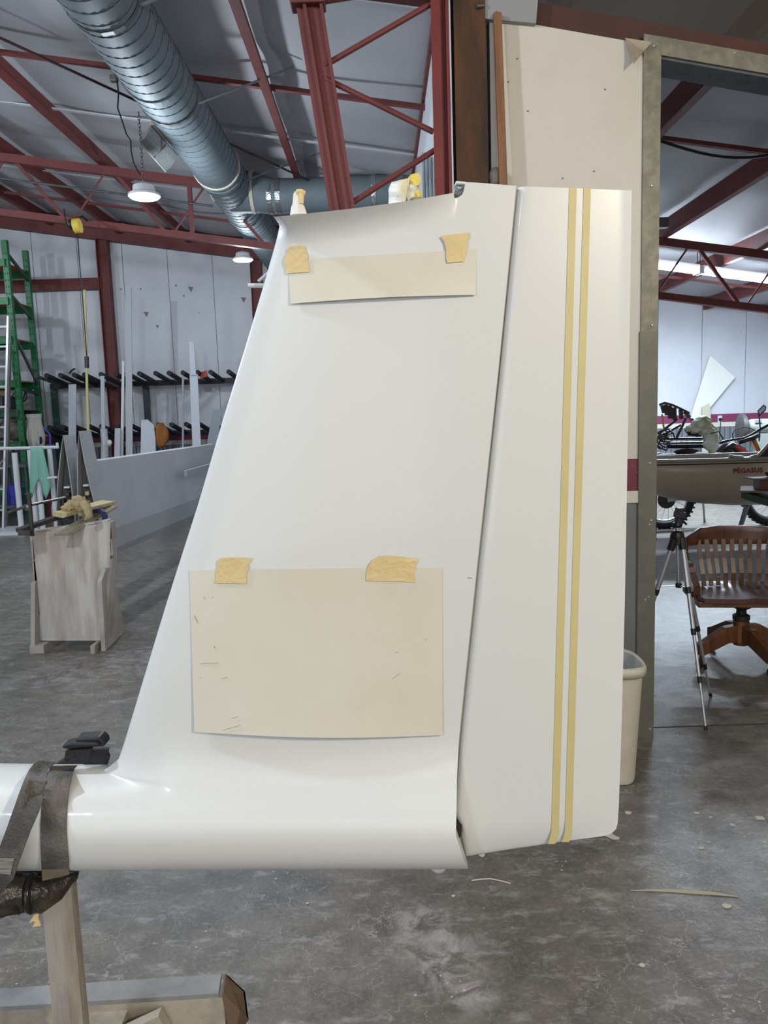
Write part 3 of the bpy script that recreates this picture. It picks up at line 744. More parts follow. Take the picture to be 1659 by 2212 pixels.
crumple([(878, 404), (903, 402), (898, 430), (880, 436)], YW-.001, wrapw, 'paper_wrap', seed=5)
crumple([(872, 390), (906, 378), (905, 402), (884, 404)], YW+.006, wrapy, 'yellow_paper', .006, seed=2)
crumple([(890, 425), (908, 410), (912, 430), (896, 434)], YW+.004, wrapy, 'yellow_paper', .004, seed=7)

# templates taped to the fin
def template(name, label, TL, TR, BR, BL, sag, lift, nU=24, nV=16):
    g = []
    for j in range(nV+1):
        v = j/nV; r_ = []
        for i in range(nU+1):
            u = i/nU
            px_ = lerp(lerp(TL[0], TR[0], u), lerp(BL[0], BR[0], u), v); py_ = lerp(lerp(TL[1], TR[1], u), lerp(BL[1], BR[1], u), v)
            py_ += sag*v*math.sin(math.pi*u)
            o_ = .0022 + lift*v*v*(.35+.65*math.sin(math.pi*u))
            r_.append(on_tail(px_, py_, o_))
        g.append(r_)
    m = MB(); m.slab(g, (0, .0009, 0)); return m.thing(name, paper, label, 'template sheet', 'film templates taped to the fin', smooth=False, angle=40)
tm1 = template('template_sheet', 'long narrow cream film rectangle taped near the top of the white fin', (622, 562), (1029, 538), (1028, 637), (628, 656), -4, .010)
tm2 = template('template_sheet', 'large cream film rectangle taped low on the white fin', (409, 1232), (956, 1226), (956, 1588), (420, 1581), 9, .016)
for a, b in (((441, 1289), (443, 1294)), ((459, 1289), (460, 1292)), ((420, 1329), (428, 1346)), ((433, 1433), (472, 1432)), ((479, 1467), (492, 1463)), ((500, 1552), (515, 1548)), ((482, 1577), (520, 1567)), ((463, 1396), (464, 1400)), ((846, 1468), (864, 1454)), ((853, 1410), (861, 1409)), ((919, 1380), (921, 1383)), ((432, 1465), (434, 1463))):
    m = MB()
    lf = lambda px_, py_: .0032+.016*((py_-1230)/355)**2*(.35+.65*math.sin(math.pi*min(1, max(0, (px_-412)/545))))
    m.bar(on_tail(*a, lf(*a)+.0003), on_tail(*b, lf(*b)+.0003), .0007, .0006, (0, 1, 0)); m.build('pencil_mark', M('pencil_grey', (168, 158, 140), .8), tm2)
m = MB(); m.bar(on_tail(1010, 1248, .0006), on_tail(1020, 1249, .0006), .0015, .0008, (0, 1, 0)); m.build('pencil_mark', M('pencil_grey', (168, 158, 140), .8), tail)
def tape_piece(pts, off, label, fold=None):
    n = len(pts); cx = sum(p[0] for p in pts)/n; cy = sum(p[1] for p in pts)/n
    m = MB(); vs = []; fs = []; rings = (0, .35, .7, 1)
    for k, rg in enumerate(rings[1:]):
        for i, p in enumerate(pts):
            a = (cx+(p[0]-cx)*rg, cy+(p[1]-cy)*rg); w = noise.noise(V((a[0]*.11, a[1]*.11, 0)))*.0009 if fold else 0
            vs.append(on_tail(a[0], a[1], off+w))
    vs.append(on_tail(cx, cy, off)); c = len(vs)-1
    for i in range(n):
        j = (i+1) % n; fs.append((c, i, j))
        for k in range(2): fs.append((k*n+i, (k+1)*n+i, (k+1)*n+j, k*n+j))
    N_ = len(vs); vs2 = [v+V((0, .0007, 0)) for v in vs]
    f2 = fs+[tuple(q+N_ for q in f[::-1]) for f in fs]+[(2*n+i, 2*n+i+N_, 2*n+(i+1) % n+N_, 2*n+(i+1) % n) for i in range(n)]
    m.add(vs+vs2, f2); return m.thing('masking_tape', tape, label, 'tape', 'masking tape pieces holding the templates')
tape_piece([(624, 533), (643, 530), (659, 531), (661, 541), (665, 552), (664, 562), (668, 575), (669, 587), (645, 589), (619, 591), (617, 578), (613, 566), (614, 558), (620, 546)], .0045, 'torn tape on the left end of the narrow upper film rectangle')
tape_piece([(952, 510), (970, 507), (990, 505), (1016, 502), (1015, 512), (1010, 517), (1011, 530), (1005, 553), (1001, 565), (983, 566), (966, 568), (963, 555), (964, 540), (960, 524)], .0048, 'wrinkled tape on the right end of the narrow upper film rectangle', True)
tape_piece([(475, 1206), (500, 1205), (545, 1206), (543, 1212), (536, 1220), (538, 1228), (532, 1240), (533, 1261), (500, 1260), (462, 1260), (466, 1250), (466, 1236), (470, 1222), (470, 1212)], .0045, 'torn tape on the left top edge of the large lower film rectangle')
tape_piece([(818, 1202), (840, 1201), (875, 1205), (904, 1207), (903, 1213), (897, 1220), (899, 1230), (893, 1238), (897, 1258), (860, 1256), (791, 1255), (791, 1244), (792, 1232), (796, 1222), (803, 1212)], .0045, 'wider torn tape on the right top edge of the large lower film rectangle', True)
# two long tape lines on the rudder
def tape_line(xa, xb, wid, yend, label):
    g = []
    ys = [406+(1798-406)*k/40 for k in range(41)]
    for y in ys:
        t_ = (y-406)/(1798-406); c = lerp(xa, xb, t_); r_ = []
        for i in range(4): r_.append(on_tail(c+wid*i/3, y, .0012))
        g.append(r_)
    for dy in (10, yend-1798):
        c = lerp(xa, xb, 1)-dy*.28
        r_ = []
        for i in range(4):
            p = on_tail(c+wid*i/3, 1798+dy, .0012); r_.append(V((p.x, min(p.y, Y0+.0), p.z)))
        g.append(r_)
    m = MB(); m.slab(g, (0, .0007, 0)); return m.thing('tape_stripe', tape2, label, 'tape', 'long tape lines down the rudder')
tape_line(1230, 1191, 16, 1823, 'long vertical tape line on the rudder, nearer the hinge')
tape_line(1261, 1220, 15.5, 1819, 'long vertical tape line on the rudder, nearer the trailing edge')

# strap on the boom
def on_boom(px, py, off):
    Y = Y0-.09
    for _ in range(8):
        p = U(px, py, Y); d = p.z-ZB0-zdev(p.x); r = RB*(1.0+.02*max(0, XJ-p.x)/.1)
        Y = Y0-math.sqrt(max(0, r*r-d*d))-off
    return U(px, py, Y)
strap = thing('webbing_strap', 'dirty black webbing strap looped over the tail boom with a plastic buckle', 'strap', U(110, 1885, Y0))
def ribbon(prs, mat, name, th=.004, nW=5):
    g = []
    for (L_, R_, fn) in prs: g.append([fn(lerp(L_[0], R_[0], k/nW), lerp(L_[1], R_[1], k/nW)) for k in range(nW+1)])
    m = MB(); m.slab(g, (0, th, .0)); return m.build(name, mat, strap, angle=50)
ob = lambda px_, py_: on_boom(px_, py_, .006)
obb = lambda o_: (lambda px_, py_: on_boom(px_, py_, o_))
yc_ = lambda Y: (lambda px_, py_: U(px_, py_, Y))
prs = [((108, 1656), (166, 1655), ob), ((106, 1664), (159, 1663), ob), ((101, 1680), (154, 1682), ob), ((96, 1705), (148, 1710), ob), ((90, 1740), (144, 1745), ob), ((87, 1780), (142, 1785), ob), ((87, 1820), (144, 1825), ob), ((88, 1850), (146, 1850), ob), ((89, 1868), (147, 1862), obb(.008)), ((90, 1888), (148, 1880), yc_(Y0-.075)), ((92, 1902), (149, 1889), yc_(Y0-.06))]
ribbon(prs, strapm, 'strap_band')
prs = [((82, 1644), (122, 1648), obb(.009)), ((72, 1651), (108, 1658), obb(.009)), ((62, 1664), (100, 1668), obb(.010)), ((52, 1685), (98, 1690), obb(.011)), ((43, 1708), (94, 1716), obb(.014)), ((30, 1745), (84, 1752), yc_(Y0-.125)), ((14, 1790), (64, 1798), yc_(Y0-.135)), ((2, 1822), (52, 1830), yc_(Y0-.14)), ((-10, 1855), (38, 1868), yc_(Y0-.14)), ((-22, 1890), (28, 1900), yc_(Y0-.135)), ((-34, 1925), (6, 1925), yc_(Y0-.12))]
ribbon(prs, strapm, 'strap_band')
m = MB(); pr4 = [U(91, 1878, Y0-.083), U(148, 1866, Y0-.083), U(150, 1888, Y0-.07), U(92, 1902, Y0-.07)]
m.prism(pr4, (0, -.002, 0)); m.build('sewn_end', M('worn_label_patch', (122, 112, 94), .85, col2=(94, 86, 72), scale=30), strap)
prs = [((-14, 1855), (30, 1855), yc_(Y0-.1425)), ((-24, 1884), (22, 1890), yc_(Y0-.141))]
ribbon(prs, M('bartack_stitching', (150, 148, 142), .9, col2=(96, 94, 90), scale=60, stretch=(.3, 1, 4)), 'stitched_patch', .0015)
def Ub(px_, py_, dy=.03): return U(px_, py_, Y0+dy)
m = MB(); m.prism([Ub(*q, -.01) for q in ((160, 1602), (164, 1596), (214, 1593), (224, 1603), (225, 1614), (160, 1618))], (0, .035, 0)); m.build('buckle_body', blk, strap, bevel=.004)
m = MB(); m.prism([Ub(*q, -.022) for q in ((134, 1610), (152, 1606), (210, 1605), (213, 1613), (150, 1619), (134, 1617))], (0, .03, 0)); m.build('buckle_plate', blk, strap, bevel=.003)
m = MB(); m.prism([Ub(*q, -.02) for q in ((140, 1622), (196, 1618), (186, 1652), (118, 1652), (138, 1640))], (0, .02, 0)); m.build('strap_tongue', strapd, strap, bevel=.003)
m = MB(); m.prism([Ub(*q, .03) for q in ((196, 1620), (233, 1618), (231, 1628), (235, 1636), (230, 1653), (180, 1652))], (0, .01, 0)); m.build('strap_tail', strapd, strap)

# ================================================================== TAIL STAND
st = thing('tail_stand', 'worn painted stand with a padded cradle holding up the tail boom', 'stand', (U(140, 2212, 1.5).x, 1.5, 0))
pp = U(128, 1950, 1.5); px0, py0 = pp.x, 1.505
m = MB(); w_, d_ = .054, .05
cut = .012
oct_ = [(-w_/2, -d_/2), (w_/2-.018, -d_/2), (w_/2, -d_/2+.02), (w_/2, d_/2), (-w_/2, d_/2)]
ztopp = ZB0-RB-.02
m.prism([V((px0+a, py0+b, .1)) for a, b in oct_], (0, 0, ztopp-.1)); m.build('post', plyg, st)
cp = [(168, 1886, 0.0, .004), (146, 1899, -.005, .016), (122, 1918, -.02, .026), (92, 1929, -.035, .032), (60, 1930, -.05, .034), (30, 1930, -.06, .034), (5, 1934, -.07, .036), (-60, 1950, -.09, .037)]
m = MB(); m.tube([U(a, b, Y0+c) for a, b, c, r_ in cp], [r_ for a, b, c, r_ in cp], 18)
for i, p in enumerate(m.v): m.v[i] = p+V((0, 1, 1))*noise.noise(p*38)*.006
m.build('cradle_pad', wraps, st, smooth=True)
for cxp in (70, 44, 36):
    c0 = U(cxp, 1930, Y0-.053); m = MB(); m.lathe(c0, [(.0355, -.006), (.038, 0), (.0355, .006)], 20, (1, .1, .05)); m.build('pad_tape', M('black_shiny_tape', (26, 25, 24), .25), st, smooth=True)
m = MB(); m.tube([U(162, 1882, Y0+.03), U(120, 1888, Y0+.03), U(60, 1884, Y0+.03), U(-40, 1880, Y0+.03)], .02, 10); m.build('cradle_arm', wraps, st)
m = MB(); m.prism([U(a, b, Y0-.05) for a, b in ((74, 1976), (84, 1972), (82, 1985), (88, 2000), (70, 2003), (76, 1990), (62, 1994))], (0, .004, 0)); m.build('tape_rag', tape, st)
# base: cross beam on the floor behind the post, long beam toward the camera
bt = .21
A0, A1 = UZ(-160, 2185, bt), UZ(472, 2146, bt); A1b = UZ(478, 2104, bt); A0b = UZ(-160, 2146, bt)
m = MB(); m.prism([A0, A1, A1b, A0b], (0, 0, -.012)); m.build('beam_top', basetop, st)
dn = V((0, .0, -.105))
m = MB(); m.prism([A0+V((0, 0, -.012)), A1+V((.012, 0, -.012)), A1+V((.012, 0, 0))+dn, A0+dn], (0, .006, 0)); m.build('beam_face', basem, st)
e0 = A1+V((.012, -.002, 0)); e1 = A1b+V((.012, 0, 0))
m = MB(); m.prism([e0, e1, e1+V((.045, 0, -.05)), e1+V((.05, 0, -.13)), e0+V((.015, 0, -.13)), e0+V((.04, -.005, -.045))], (-.004, 0, 0)); m.build('beam_end', M('brown_beam_end', (112, 92, 72), .8), st)
m = MB(); m.boxp((A1.x-.06, A1.y-.005, 0), (A1.x+.005, A1.y+.09, .105)); m.boxp((-1.25, A0.y, 0), (-1.16, A0.y+.09, .105)); m.build('beam_foot', basem, st)
m = MB(); m.bar((px0, 1.05, .13), (px0, A1.y+.01, .13), .09, .10); m.build('long_beam', basem, st)
gq = [UZ(196, 2168, .2), UZ(248, 2160, .2)]
m = MB(); m.prism([V((px0+.03, 1.60, .05)), V((px0+.03, 1.60, .19)), V((px0+.13, 1.67, .19)), V((px0+.18, 1.69, .05))], (0, .03, 0)); m.build('gusset', basem, st)
q = UZ(214, 2190, .2); m = MB(); m.tube([(px0+.062, 1.57, .10), (px0+.060, 1.57, .245)], .0055, 8); m.build('steel_pin', rust, st)

# ================================================================== TRESTLE AND WINGS
tr = thing('trestle', 'weathered pale plywood trestle propping up the silver wings', 'trestle', UZ(165, 1400))
YT = 5.36
fp = [U(a, b, YT) for a, b in ((70, 1152), (150, 1138), (233, 1128), (238, 1200), (226, 1384), (92, 1384), (76, 1270))]
m = MB(); m.prism(fp, (0, .025, 0)); m.build('front_panel', trest, tr)
zf = UZ(230, 1400).y
m = MB(); m.prism([U(233, 1128, YT), U(238, 1200, YT), U(226, 1384, YT), U(226, 1384, YT)+V((.0, .09, 0)), U(238, 1200, YT)+V((.0, .09, 0)), U(233, 1128, YT)+V((.0, .09, 0))], (.02, 0, 0)); m.build('side_panel', trest2, tr)
m = MB(); m.prism([U(70, 1152, YT), U(92, 1384, YT), U(92, 1384, YT)+V((0, .09, 0)), U(70, 1152, YT)+V((0, .09, 0))], (-.02, 0, 0)); m.build('side_panel', trest2, tr)
r0 = UZ(228, 1406); r1 = UZ(271, 1362)
m = MB(); m.prism([r0, r1, V((r0.x+.055, r0.y+.10, .58)), V((r0.x+.035, r0.y+.04, .585)), V((r0.x+.012, r0.y+.0, .50))], (-.03, .0, 0)); m.build('buttress', trest2, tr)
l0 = UZ(66, 1412)
m = MB(); m.prism([l0, l0+V((.02, .45, 0)), V((l0.x+.05, l0.y+.3, .52)), V((l0.x+.02, l0.y+.06, .50))], (.03, 0, 0)); m.build('buttress', trest2, tr)
for a, b in ((66, 118), (197, 228)):
    f0 = UZ(a, 1411); f1 = UZ(b-20, 1409)
    m = MB(); m.boxp((f0.x, f0.y-.01, 0), (f1.x, f0.y+.34, .055)); m.build('foot', trest2, tr)
zt_ = U(150, 1138, YT).z
m = MB(); m.prism([U(70, 1152, YT), U(233, 1128, YT), U(233, 1128, YT)+V((0, .09, 0)), U(70, 1152, YT)+V((0, .09, 0))], (0, 0, .016)); m.build('top_board', trest, tr)
ZT = zt_

def wing(name, label, apex_px, prof, Yr, span_vec, L_, notch, fit_seed, closed_tip=1.0):
    """airfoil panel standing on its leading edge: prof = [(dx, z)] section outline from the thin top edge down the right face to the nose and up the left face"""
    t = thing(name, label, 'wing panel', (prof[0][0], Yr, .62), 'silver wing panels on the trestle')
    n = len(prof); sv = V(span_vec).normalized()
    secs = [0, .012, notch, notch+.012, .35*L_, .7*L_, L_]
    vs = []; tz = max(p[1] for p in prof)
    for k, s_ in enumerate(secs):
        for (dx, z) in prof:
            if s_ > notch+.005 and z > tz-.24: z = tz-.24+(z-(tz-.24))*.06
            vs.append(V((dx, Yr, z))+sv*s_)
    fs = []
    for k in range(len(secs)-1):
        for i in range(n): fs.append((k*n+i, k*n+(i+1) % n, (k+1)*n+(i+1) % n, (k+1)*n+i))
    fs.append(tuple((len(secs)-1)*n+i for i in range(n)))
    m = MB(); m.add(vs, fs); sk = m.build('skin', silver, t)
    sk.modifiers.new('t', 'SOLIDIFY').thickness = .006
    cx = sum(p[0] for p in prof)/n; cz = sum(p[1] for p in prof)/n
    m = MB(); m.prism([V((lerp(cx, p[0], .93), Yr+.07, lerp(cz, p[1], .96))) for p in prof], (0, .006, 0)); rib = m.build('shaded_root_rib', silverd, t)  # rib as a dark recess plane, the open root's shade put into its colour
    rnd = random.Random(fit_seed)
    for k, (fx, fz, w, h, mt) in enumerate(((.45, 1.12, .045, .016, whtube), (.45, 1.06, .03, .03, pine if fit_seed == 2 else silverd), (.5, .94, .035, .03, alu), (.45, .90, .05, .02, alu), (.2, .98, .02, .12, steeld))):
        z = fz+rnd.uniform(-.02, .02)
        lx = [p for p in prof]
        # centre of the section at this height
        xs = []
        for (x0_, z0_), (x1_, z1_) in zip(prof, prof[1:]+prof[:1]):
            if (z0_-z)*(z1_-z) < 0: xs.append(x0_+(x1_-x0_)*(z-z0_)/(z1_-z0_))
        if len(xs) < 2: continue
        x_ = lerp(min(xs), max(xs), fx+.1)
        m = MB(); m.box((x_, Yr+.05, z), (w, .05, h)); m.build('root_fitting', mt, t, bevel=.004)
    m = MB(); zed = tz-.235
    ex = prof[0][0]
    m.bar(V((ex, Yr, zed))+sv*(notch+.01), V((ex, Yr, zed))+sv*L_, .012, .012); m.build('edge_strip', alu, t)
    return t
def section(pts, Y): return [(U(a, b, Y).x, U(a, b, Y).z) for a, b in pts]
YR = 5.72
s2 = section([(170, 931), (181, 985), (195, 1050), (207, 1096), (222, 1150), (228, 1192), (222, 1208), (200, 1212), (180, 1200), (170, 1150), (167, 1085), (166, 1000)], YR)
wing('wing_panel', 'long silver wing panel standing on edge, right one of the pair on the trestle', (171, 930), s2, YR, (U(470, 960, 8.9)-U(205, 1000, YR)).normalized()*V((1, 1, 0)), 3.3, .20, 2)
s1 = section([(136, 940), (146, 990), (156, 1060), (162, 1110), (166, 1180), (150, 1205), (134, 1200), (124, 1150), (121, 1100), (124, 1040), (130, 980)], YR+.05)
wing('wing_panel', 'narrow silver wing panel standing on edge, left one of the pair on the trestle', (137, 930), s1, YR+.05, (.03, 1, 0), 2.6, .20, 5)
p = U(390, 1023, 7.55); q = U(460, 1003, 8.5)
m = MB(); m.bar(p+V((.05, 0, 0)), q+V((.05, 0, 0)), .03, .055); m.thing('angle_strip', silver, 'short silver angle strip fixed on the side of the right wing panel', 'strip')

# clamps, offcuts and rag on the trestle
cl = thing('bar_clamp', 'long steel bar clamp lying across the trestle top', 'clamp', U(62, 1150, YT-.12))
m = MB(); m.bar(U(40, 1146, YT-.2), U(170, 1102, YT+.25), .06, .03); m.build('lower_bar', steeld, cl, bevel=.003)
m = MB(); m.bar(U(40, 1150, YT-.21), U(66, 1151, YT-.19), .05, .035); m.build('jaw_plate', steeld, cl)
m = MB(); m.tube([U(62, 1066, YT-.15), U(66, 1110, YT-.15), U(70, 1158, YT-.15)], .014, 10); m.build('upright_rod', steeld, cl)
m = MB(); m.tube([U(17, 1108, YT-.25), U(60, 1092, YT-.15), U(140, 1075, YT+.15)], .010, 10); m.build('screw_rod', steel, cl)
m = MB(); m.lathe(U(60, 1096, YT-.15), [(.02, -.02), (.024, 0), (.02, .02)], 10); m.build('swivel', steel, cl)
m = MB(); m.box(U(61, 1067, YT-.15), (.035, .03, .012)); m.build('rod_cap', steeld, cl)
bw = MB(); bw.prism([U(a, b, YT-.16) for a, b in ((113, 1106), (144, 1109), (143, 1116), (136, 1119), (114, 1115))], (.16, .5, .02)); bw.thing('wood_offcut', pine, 'pale pine offcut lying under the khaki rag on the trestle', 'wood offcut')
bw = MB(); bw.prism([U(a, b, YT-.15) for a, b in ((118, 1151), (146, 1152), (147, 1157), (118, 1158), (117, 1154))], (.20, .45, .13)); bw.thing('wood_offcut', pineg, 'greyed wood offcut jutting over the front of the trestle', 'wood offcut')
cc = thing('c_clamp', 'dark blue clamp frame on the right corner of the trestle', 'clamp', U(220, 1128, YT+.1))
m = MB(); pth = [U(a, b, YT+.12) for a, b in ((190, 1110), (196, 1106), (216, 1102), (226, 1110), (227, 1128))]
for a, b in zip(pth, pth[1:]): m.bar(a, b, .03, .04, (0, 1, 0))
m.build('frame', blue, cc, bevel=.004)
m = MB(); m.lathe(U(212, 1131, YT+.08), [(.04, -.01), (.045, 0), (.03, .012)], 14); m.build('screw_pad', steel, cc)
rg = thing('cotton_rag', 'knotted khaki rag bundled on top of the trestle', 'rag', U(170, 1115, YT-.05))
def loops(seed, n, c, r, mat, name):
    rnd = random.Random(seed)
    for k in range(n):
        ctr = c+V((rnd.uniform(-.05, .05), rnd.uniform(-.03, .03), rnd.uniform(-.03, .04)))
        a0 = rnd.uniform(0, 6); pts = []
        for q in range(9):
            a = a0+q*.55; pts.append(ctr+V((math.cos(a)*r*rnd.uniform(.8, 1.2), math.sin(a*1.3)*r*.4, math.sin(a)*r*.75)))
        m = MB(); m.tube(pts, [.012]+[.022]*7+[.012], 8)
        for i, p in enumerate(m.v): m.v[i] = p+V((noise.noise(p*30), noise.noise(p*33), noise.noise(p*31)))*.01
        m.build(name, mat, rg, smooth=True)
loops(3, 1, U(170, 1088, YT-.05), .06, rag, 'rag_loop')
for k_, (a_, b_, r1, r2, r3) in enumerate(((152, 1097, .055, .05, .035), (172, 1090, .06, .05, .05), (180, 1100, .045, .05, .05), (160, 1088, .05, .05, .03))):
    bb = blob(U(a_, b_, YT-.06+.02*k_), (r1, r2, r3), .42, 2.6, 4+k_*3)
    for i_, p_ in enumerate(bb.v): bb.v[i_] = p_+V((0, 0, .007*math.sin((p_.x+p_.z*.6)*150+k_)))
    bb.build('rag_fold', rag, rg, smooth=True)
m = MB(); m.tube([U(178, 1085, YT-.1), U(190, 1100, YT-.12), U(193, 1115, YT-.13), U(184, 1124, YT-.13)], [.025, .03, .025, .012], 8); m.build('rag_end', rag, rg, smooth=True)

# ================================================================== LEFT BACKGROUND
# green pallet rack
YA, YBk = 12.8, 13.9
xn = U(30, 740, YA).x; xf = U(72, 740, YBk).x
rk = thing('pallet_rack', 'tall green pallet rack against the far wall at the left edge', 'rack', (xn, YA, 0))
XO = xn-2.6
def upright(x, y, h):
    m = MB(); w = .085
    m.bar((x-w/2, y, 0), (x-w/2, y, h), .008, .07, (0, 1, 0)); m.bar((x, y-.036, 0), (x, y-.036, h), w, .008, (0, 1, 0)); m.bar((x+w/2, y, 0), (x+w/2, y, h), .008, .07, (0, 1, 0))
    o = m.build('upright_post', green, rk)
    z = .25
    while z < h-.1:
        for sx in (-.022, .022):
            m2 = MB(); m2.box((x+sx, y-.0405, z), (.012, .003, .022)); q = m2.build('punched_slot', M('slot_dark', (16, 34, 26), .8), o)
        z += .105
    return o
upright(xn, YA, 4.55); upright(xf, YBk, 4.62)
upright(XO, YA, 4.55); upright(XO, YBk, 4.6)
for z0, z1 in ((4.35, 4.1), (3.7, 3.45), (3.05, 2.3), (2.2, 2.15), (1.75, 1.7), (1.0, .5)):
    m = MB(); m.bar((xn+.02, YA, z0), (xf+.02, YBk, z1), .035, .05); m.build('frame_brace', galvdark if z0 == 3.05 else greend, rk)
levels = [4.2, 3.60, 2.98, 2.28, 1.80, 1.28, .5]
for k, z in enumerate(levels):
    for y, xx in ((YA-.05, xn), (YBk-.05, xf)):
        m = MB(); m.bar((XO, y, z), (xx, y, z), .05, .115); m.build('shelf_beam', green if k != 4 else greend, rk)
    m = MB(); m.boxp((XO+.05, YA+.0, z+.055), (xf+.0, YBk-.05, z+.075)); m.build('deck_board', deck if k < 2 else M('grey_deck_board', (126, 116, 106), .8), rk)
# things stored on the rack
zq = levels[4]+.077
m = MB(); m.boxp((xn-.95, YA+.15, zq), (xn-.35, YA+.8, zq+.22)); m.thing('storage_tote', M('charcoal_tote', (52, 54, 60), .5), 'dark tote on the green rack shelf', 'tote', bevel=.02)
m = MB(); m.tube([(xn-.9, YA+.3, zq+.27), (xn-.25, YA+.35, zq+.27)], .055, 12); m.thing('yellow_roll', yellow, 'yellow roll lying on the dark tote in the green rack', 'roll')
zq = levels[5]+.077
bl_ = blob((xn-.25, YA+.45, zq+.20), (.30, .28, .20), .35, 2.2, 9); bl_.thing('folded_tarp', M('grey_tarp', (120, 116, 110), .9), 'crumpled grey tarp heaped on a lower shelf of the green rack', 'tarp', smooth=True)
g = []
for i in range(9):
    g.append([V((xn+.13+.26*j/8+.02*math.sin(j*2+i), YA-.10+.02*math.sin(j*1.7), levels[4]-.42-(.62+.1*math.sin(j*1.9))*i/8+.40)) for j in range(9)])
m = MB(); m.slab(g, (0, .01, 0)); m.thing('hanging_cloth', M('pale_grey_cloth', (166, 162, 154), .9), 'pale grey cloth hanging over the rack shelf edge', 'cloth', smooth=True)
for k, (a, b, c, d) in enumerate(((2, 1010, 38, 955), (0, 880, 30, 848))):
    m = MB(); m.bar(U(a-30, b+30, YA+.3), U(c, d, YA+.3), .05, .02); m.thing('metal_strip', alu, ['bright metal strip leaning on the lowest visible green rack shelf', 'bright metal strip stored slantwise on the middle green rack shelf'][k], 'metal strip')
br = [U(a, b, YA+.5) for a, b in ((48, 870), (56, 842), (68, 842)) ]
m = MB(); m.tube(br, .012, 6); m.tube([br[0], U(58, 861, YA+.5), br[1]], .012, 6); m.thing('shelf_bracket', blk, 'small black wire bracket hooked on the green rack', 'bracket')
# aluminium ladder
ld = thing('ladder', 'tall aluminium ladder leaning on the front of the green rack', 'ladder', UZ(0, 1110))
la0, la1 = V((U(4, 1100, 11.75).x, 11.75, 0)), U(19, 684, 12.55)
wv = V((-.42, 0, 0))
for o_ in (V((0, 0, 0)), wv):
    m = MB(); m.bar(la0+o_, la1+o_, .03, .075, (0, 1, .2)); m.build('side_rail', alu, ld)
for k in range(1, 11):
    p = lerp(la0, la1, k/10.5); m = MB(); m.bar(p, p+wv, .03, .03); m.build('rung', alu, ld)
lb0, lb1 = V((U(12, 1110, 12.35).x, 12.35, 0)), U(21, 752, 12.68)
ld2 = thing('ladder', 'shorter aluminium ladder standing just behind the tall ladder', 'ladder', lb0)
for o_ in (V((0, 0, 0)), wv):
    m = MB(); m.bar(lb0+o_, lb1+o_, .03, .06, (0, 1, .2)); m.build('side_rail', galv, ld2)
for k in range(1, 9):
    p = lerp(lb0, lb1, k/9); m = MB(); m.bar(p, p+wv, .025, .03); m.build('rung', galv, ld2)
# white tube stand with mint rag
YS = 11.6
ws = thing('tube_stand', 'white painted tube stand in front of the green rack', 'stand', V((U(60, 1100, YS).x, YS, 0)))
m = MB(); m.tube([U(-40, 970, YS), U(126, 966, YS)], .025, 10); m.build('top_rail', whtube, ws)
m = MB(); m.tube([U(125, 968, YS), U(123, 956, YS)], .02, 8); m.build('rail_end', whtube, ws)
for (a, b), yy_ in (((31, 978), 11.5), ((64, 972), 11.6), ((78, 976), 11.4), ((107, 970), 11.6)):
    tp = U(a, b, yy_); m = MB(); m.tube([tp, V((tp.x, yy_, 0))], .04 if a != 107 else .034, 12); m.build('post', whtube, ws)
m = MB(); m.tube([U(90, 1034, 11.35), U(123, 1031, 11.35)], .018, 8); m.build('cross_rail', whtube, ws)
m = MB(); m.boxp((U(-40, 1100, 11.2).x, 11.2, 0), (U(48, 1125, 11.2).x, 11.9, .05)); m.build('base_plate', whtube, ws)
g = []
for i in range(10):
    t_ = i/9; r_ = []
    for j in range(10):
        u = j/9; px_ = lerp(66-2*t_, 92+18*t_, u); py_ = lerp(966, 1056+22*math.sin(u*9+1), t_)
        p = U(px_, py_, 11.33+.03*math.sin(u*14)*t_); r_.append(p)
    g.append(r_)
m = MB(); m.slab(g, (0, .008, 0)); m.thing('mint_cloth', mint, 'mint green cloth draped over the white tube stand', 'cloth', smooth=True)
# sawhorse cart behind
ct = thing('tool_cart', 'low grey metal cart on the floor behind the white tube stand', 'cart', V((U(40, 1100, 12.3).x, 12.3, 0)))
xc0, xc1 = U(12, 1000, 12.3).x, U(68, 1000, 12.3).x
for z in (.95, .30): 
    m = MB(); m.boxp((xc0, 12.1, z), (xc1, 12.6, z+.05)); m.build('tray', galvdark, ct)
for x_ in (xc0+.03, xc1-.03):
    for y_ in (12.13, 12.57): m = MB(); m.tube([(x_, y_, 0), (x_, y_, .95)], .018, 8); m.build('leg', galvdark, ct)
m = MB(); m.lathe(((xc0+xc1)/2-.12, 12.3, .352), [(.11, 0), (.13, .3), (.11, .31)], 16); m.thing('blue_bucket', bluep, 'blue plastic bucket on the lower tray of the grey cart', 'bucket')
m = MB(); m.lathe(UZ(110, 1115), [(.05, 0), (.05, .25), (.03, .30), (.03, .38)], 14); m.thing('red_bottle', M('dark_red_can', (120, 24, 40), .4), 'dark red can on the floor beside the white tube stand', 'can')
m = MB(); m.lathe(UZ(118, 1120), [(.045, 0), (.045, .2), (.02, .26), (.03, .36)], 14); m.thing('white_bottle', whtube, 'white bottle with red top on the floor beside the trestle', 'bottle')
bm_ = thing('broom_pair', 'blue handled push frame leaning at the end of the green rack', 'tool', UZ(95, 1110))
m = MB(); m.tube([U(88, 945, 12.6), UZ(92, 1108)], .02, 8); m.build('handle', blue, bm_)
m = MB(); m.tube([U(95, 925, 12.6), U(108, 938, 12.6), U(110, 1000, 12.6)], .018, 8); m.build('handle_bow', bluep, bm_)

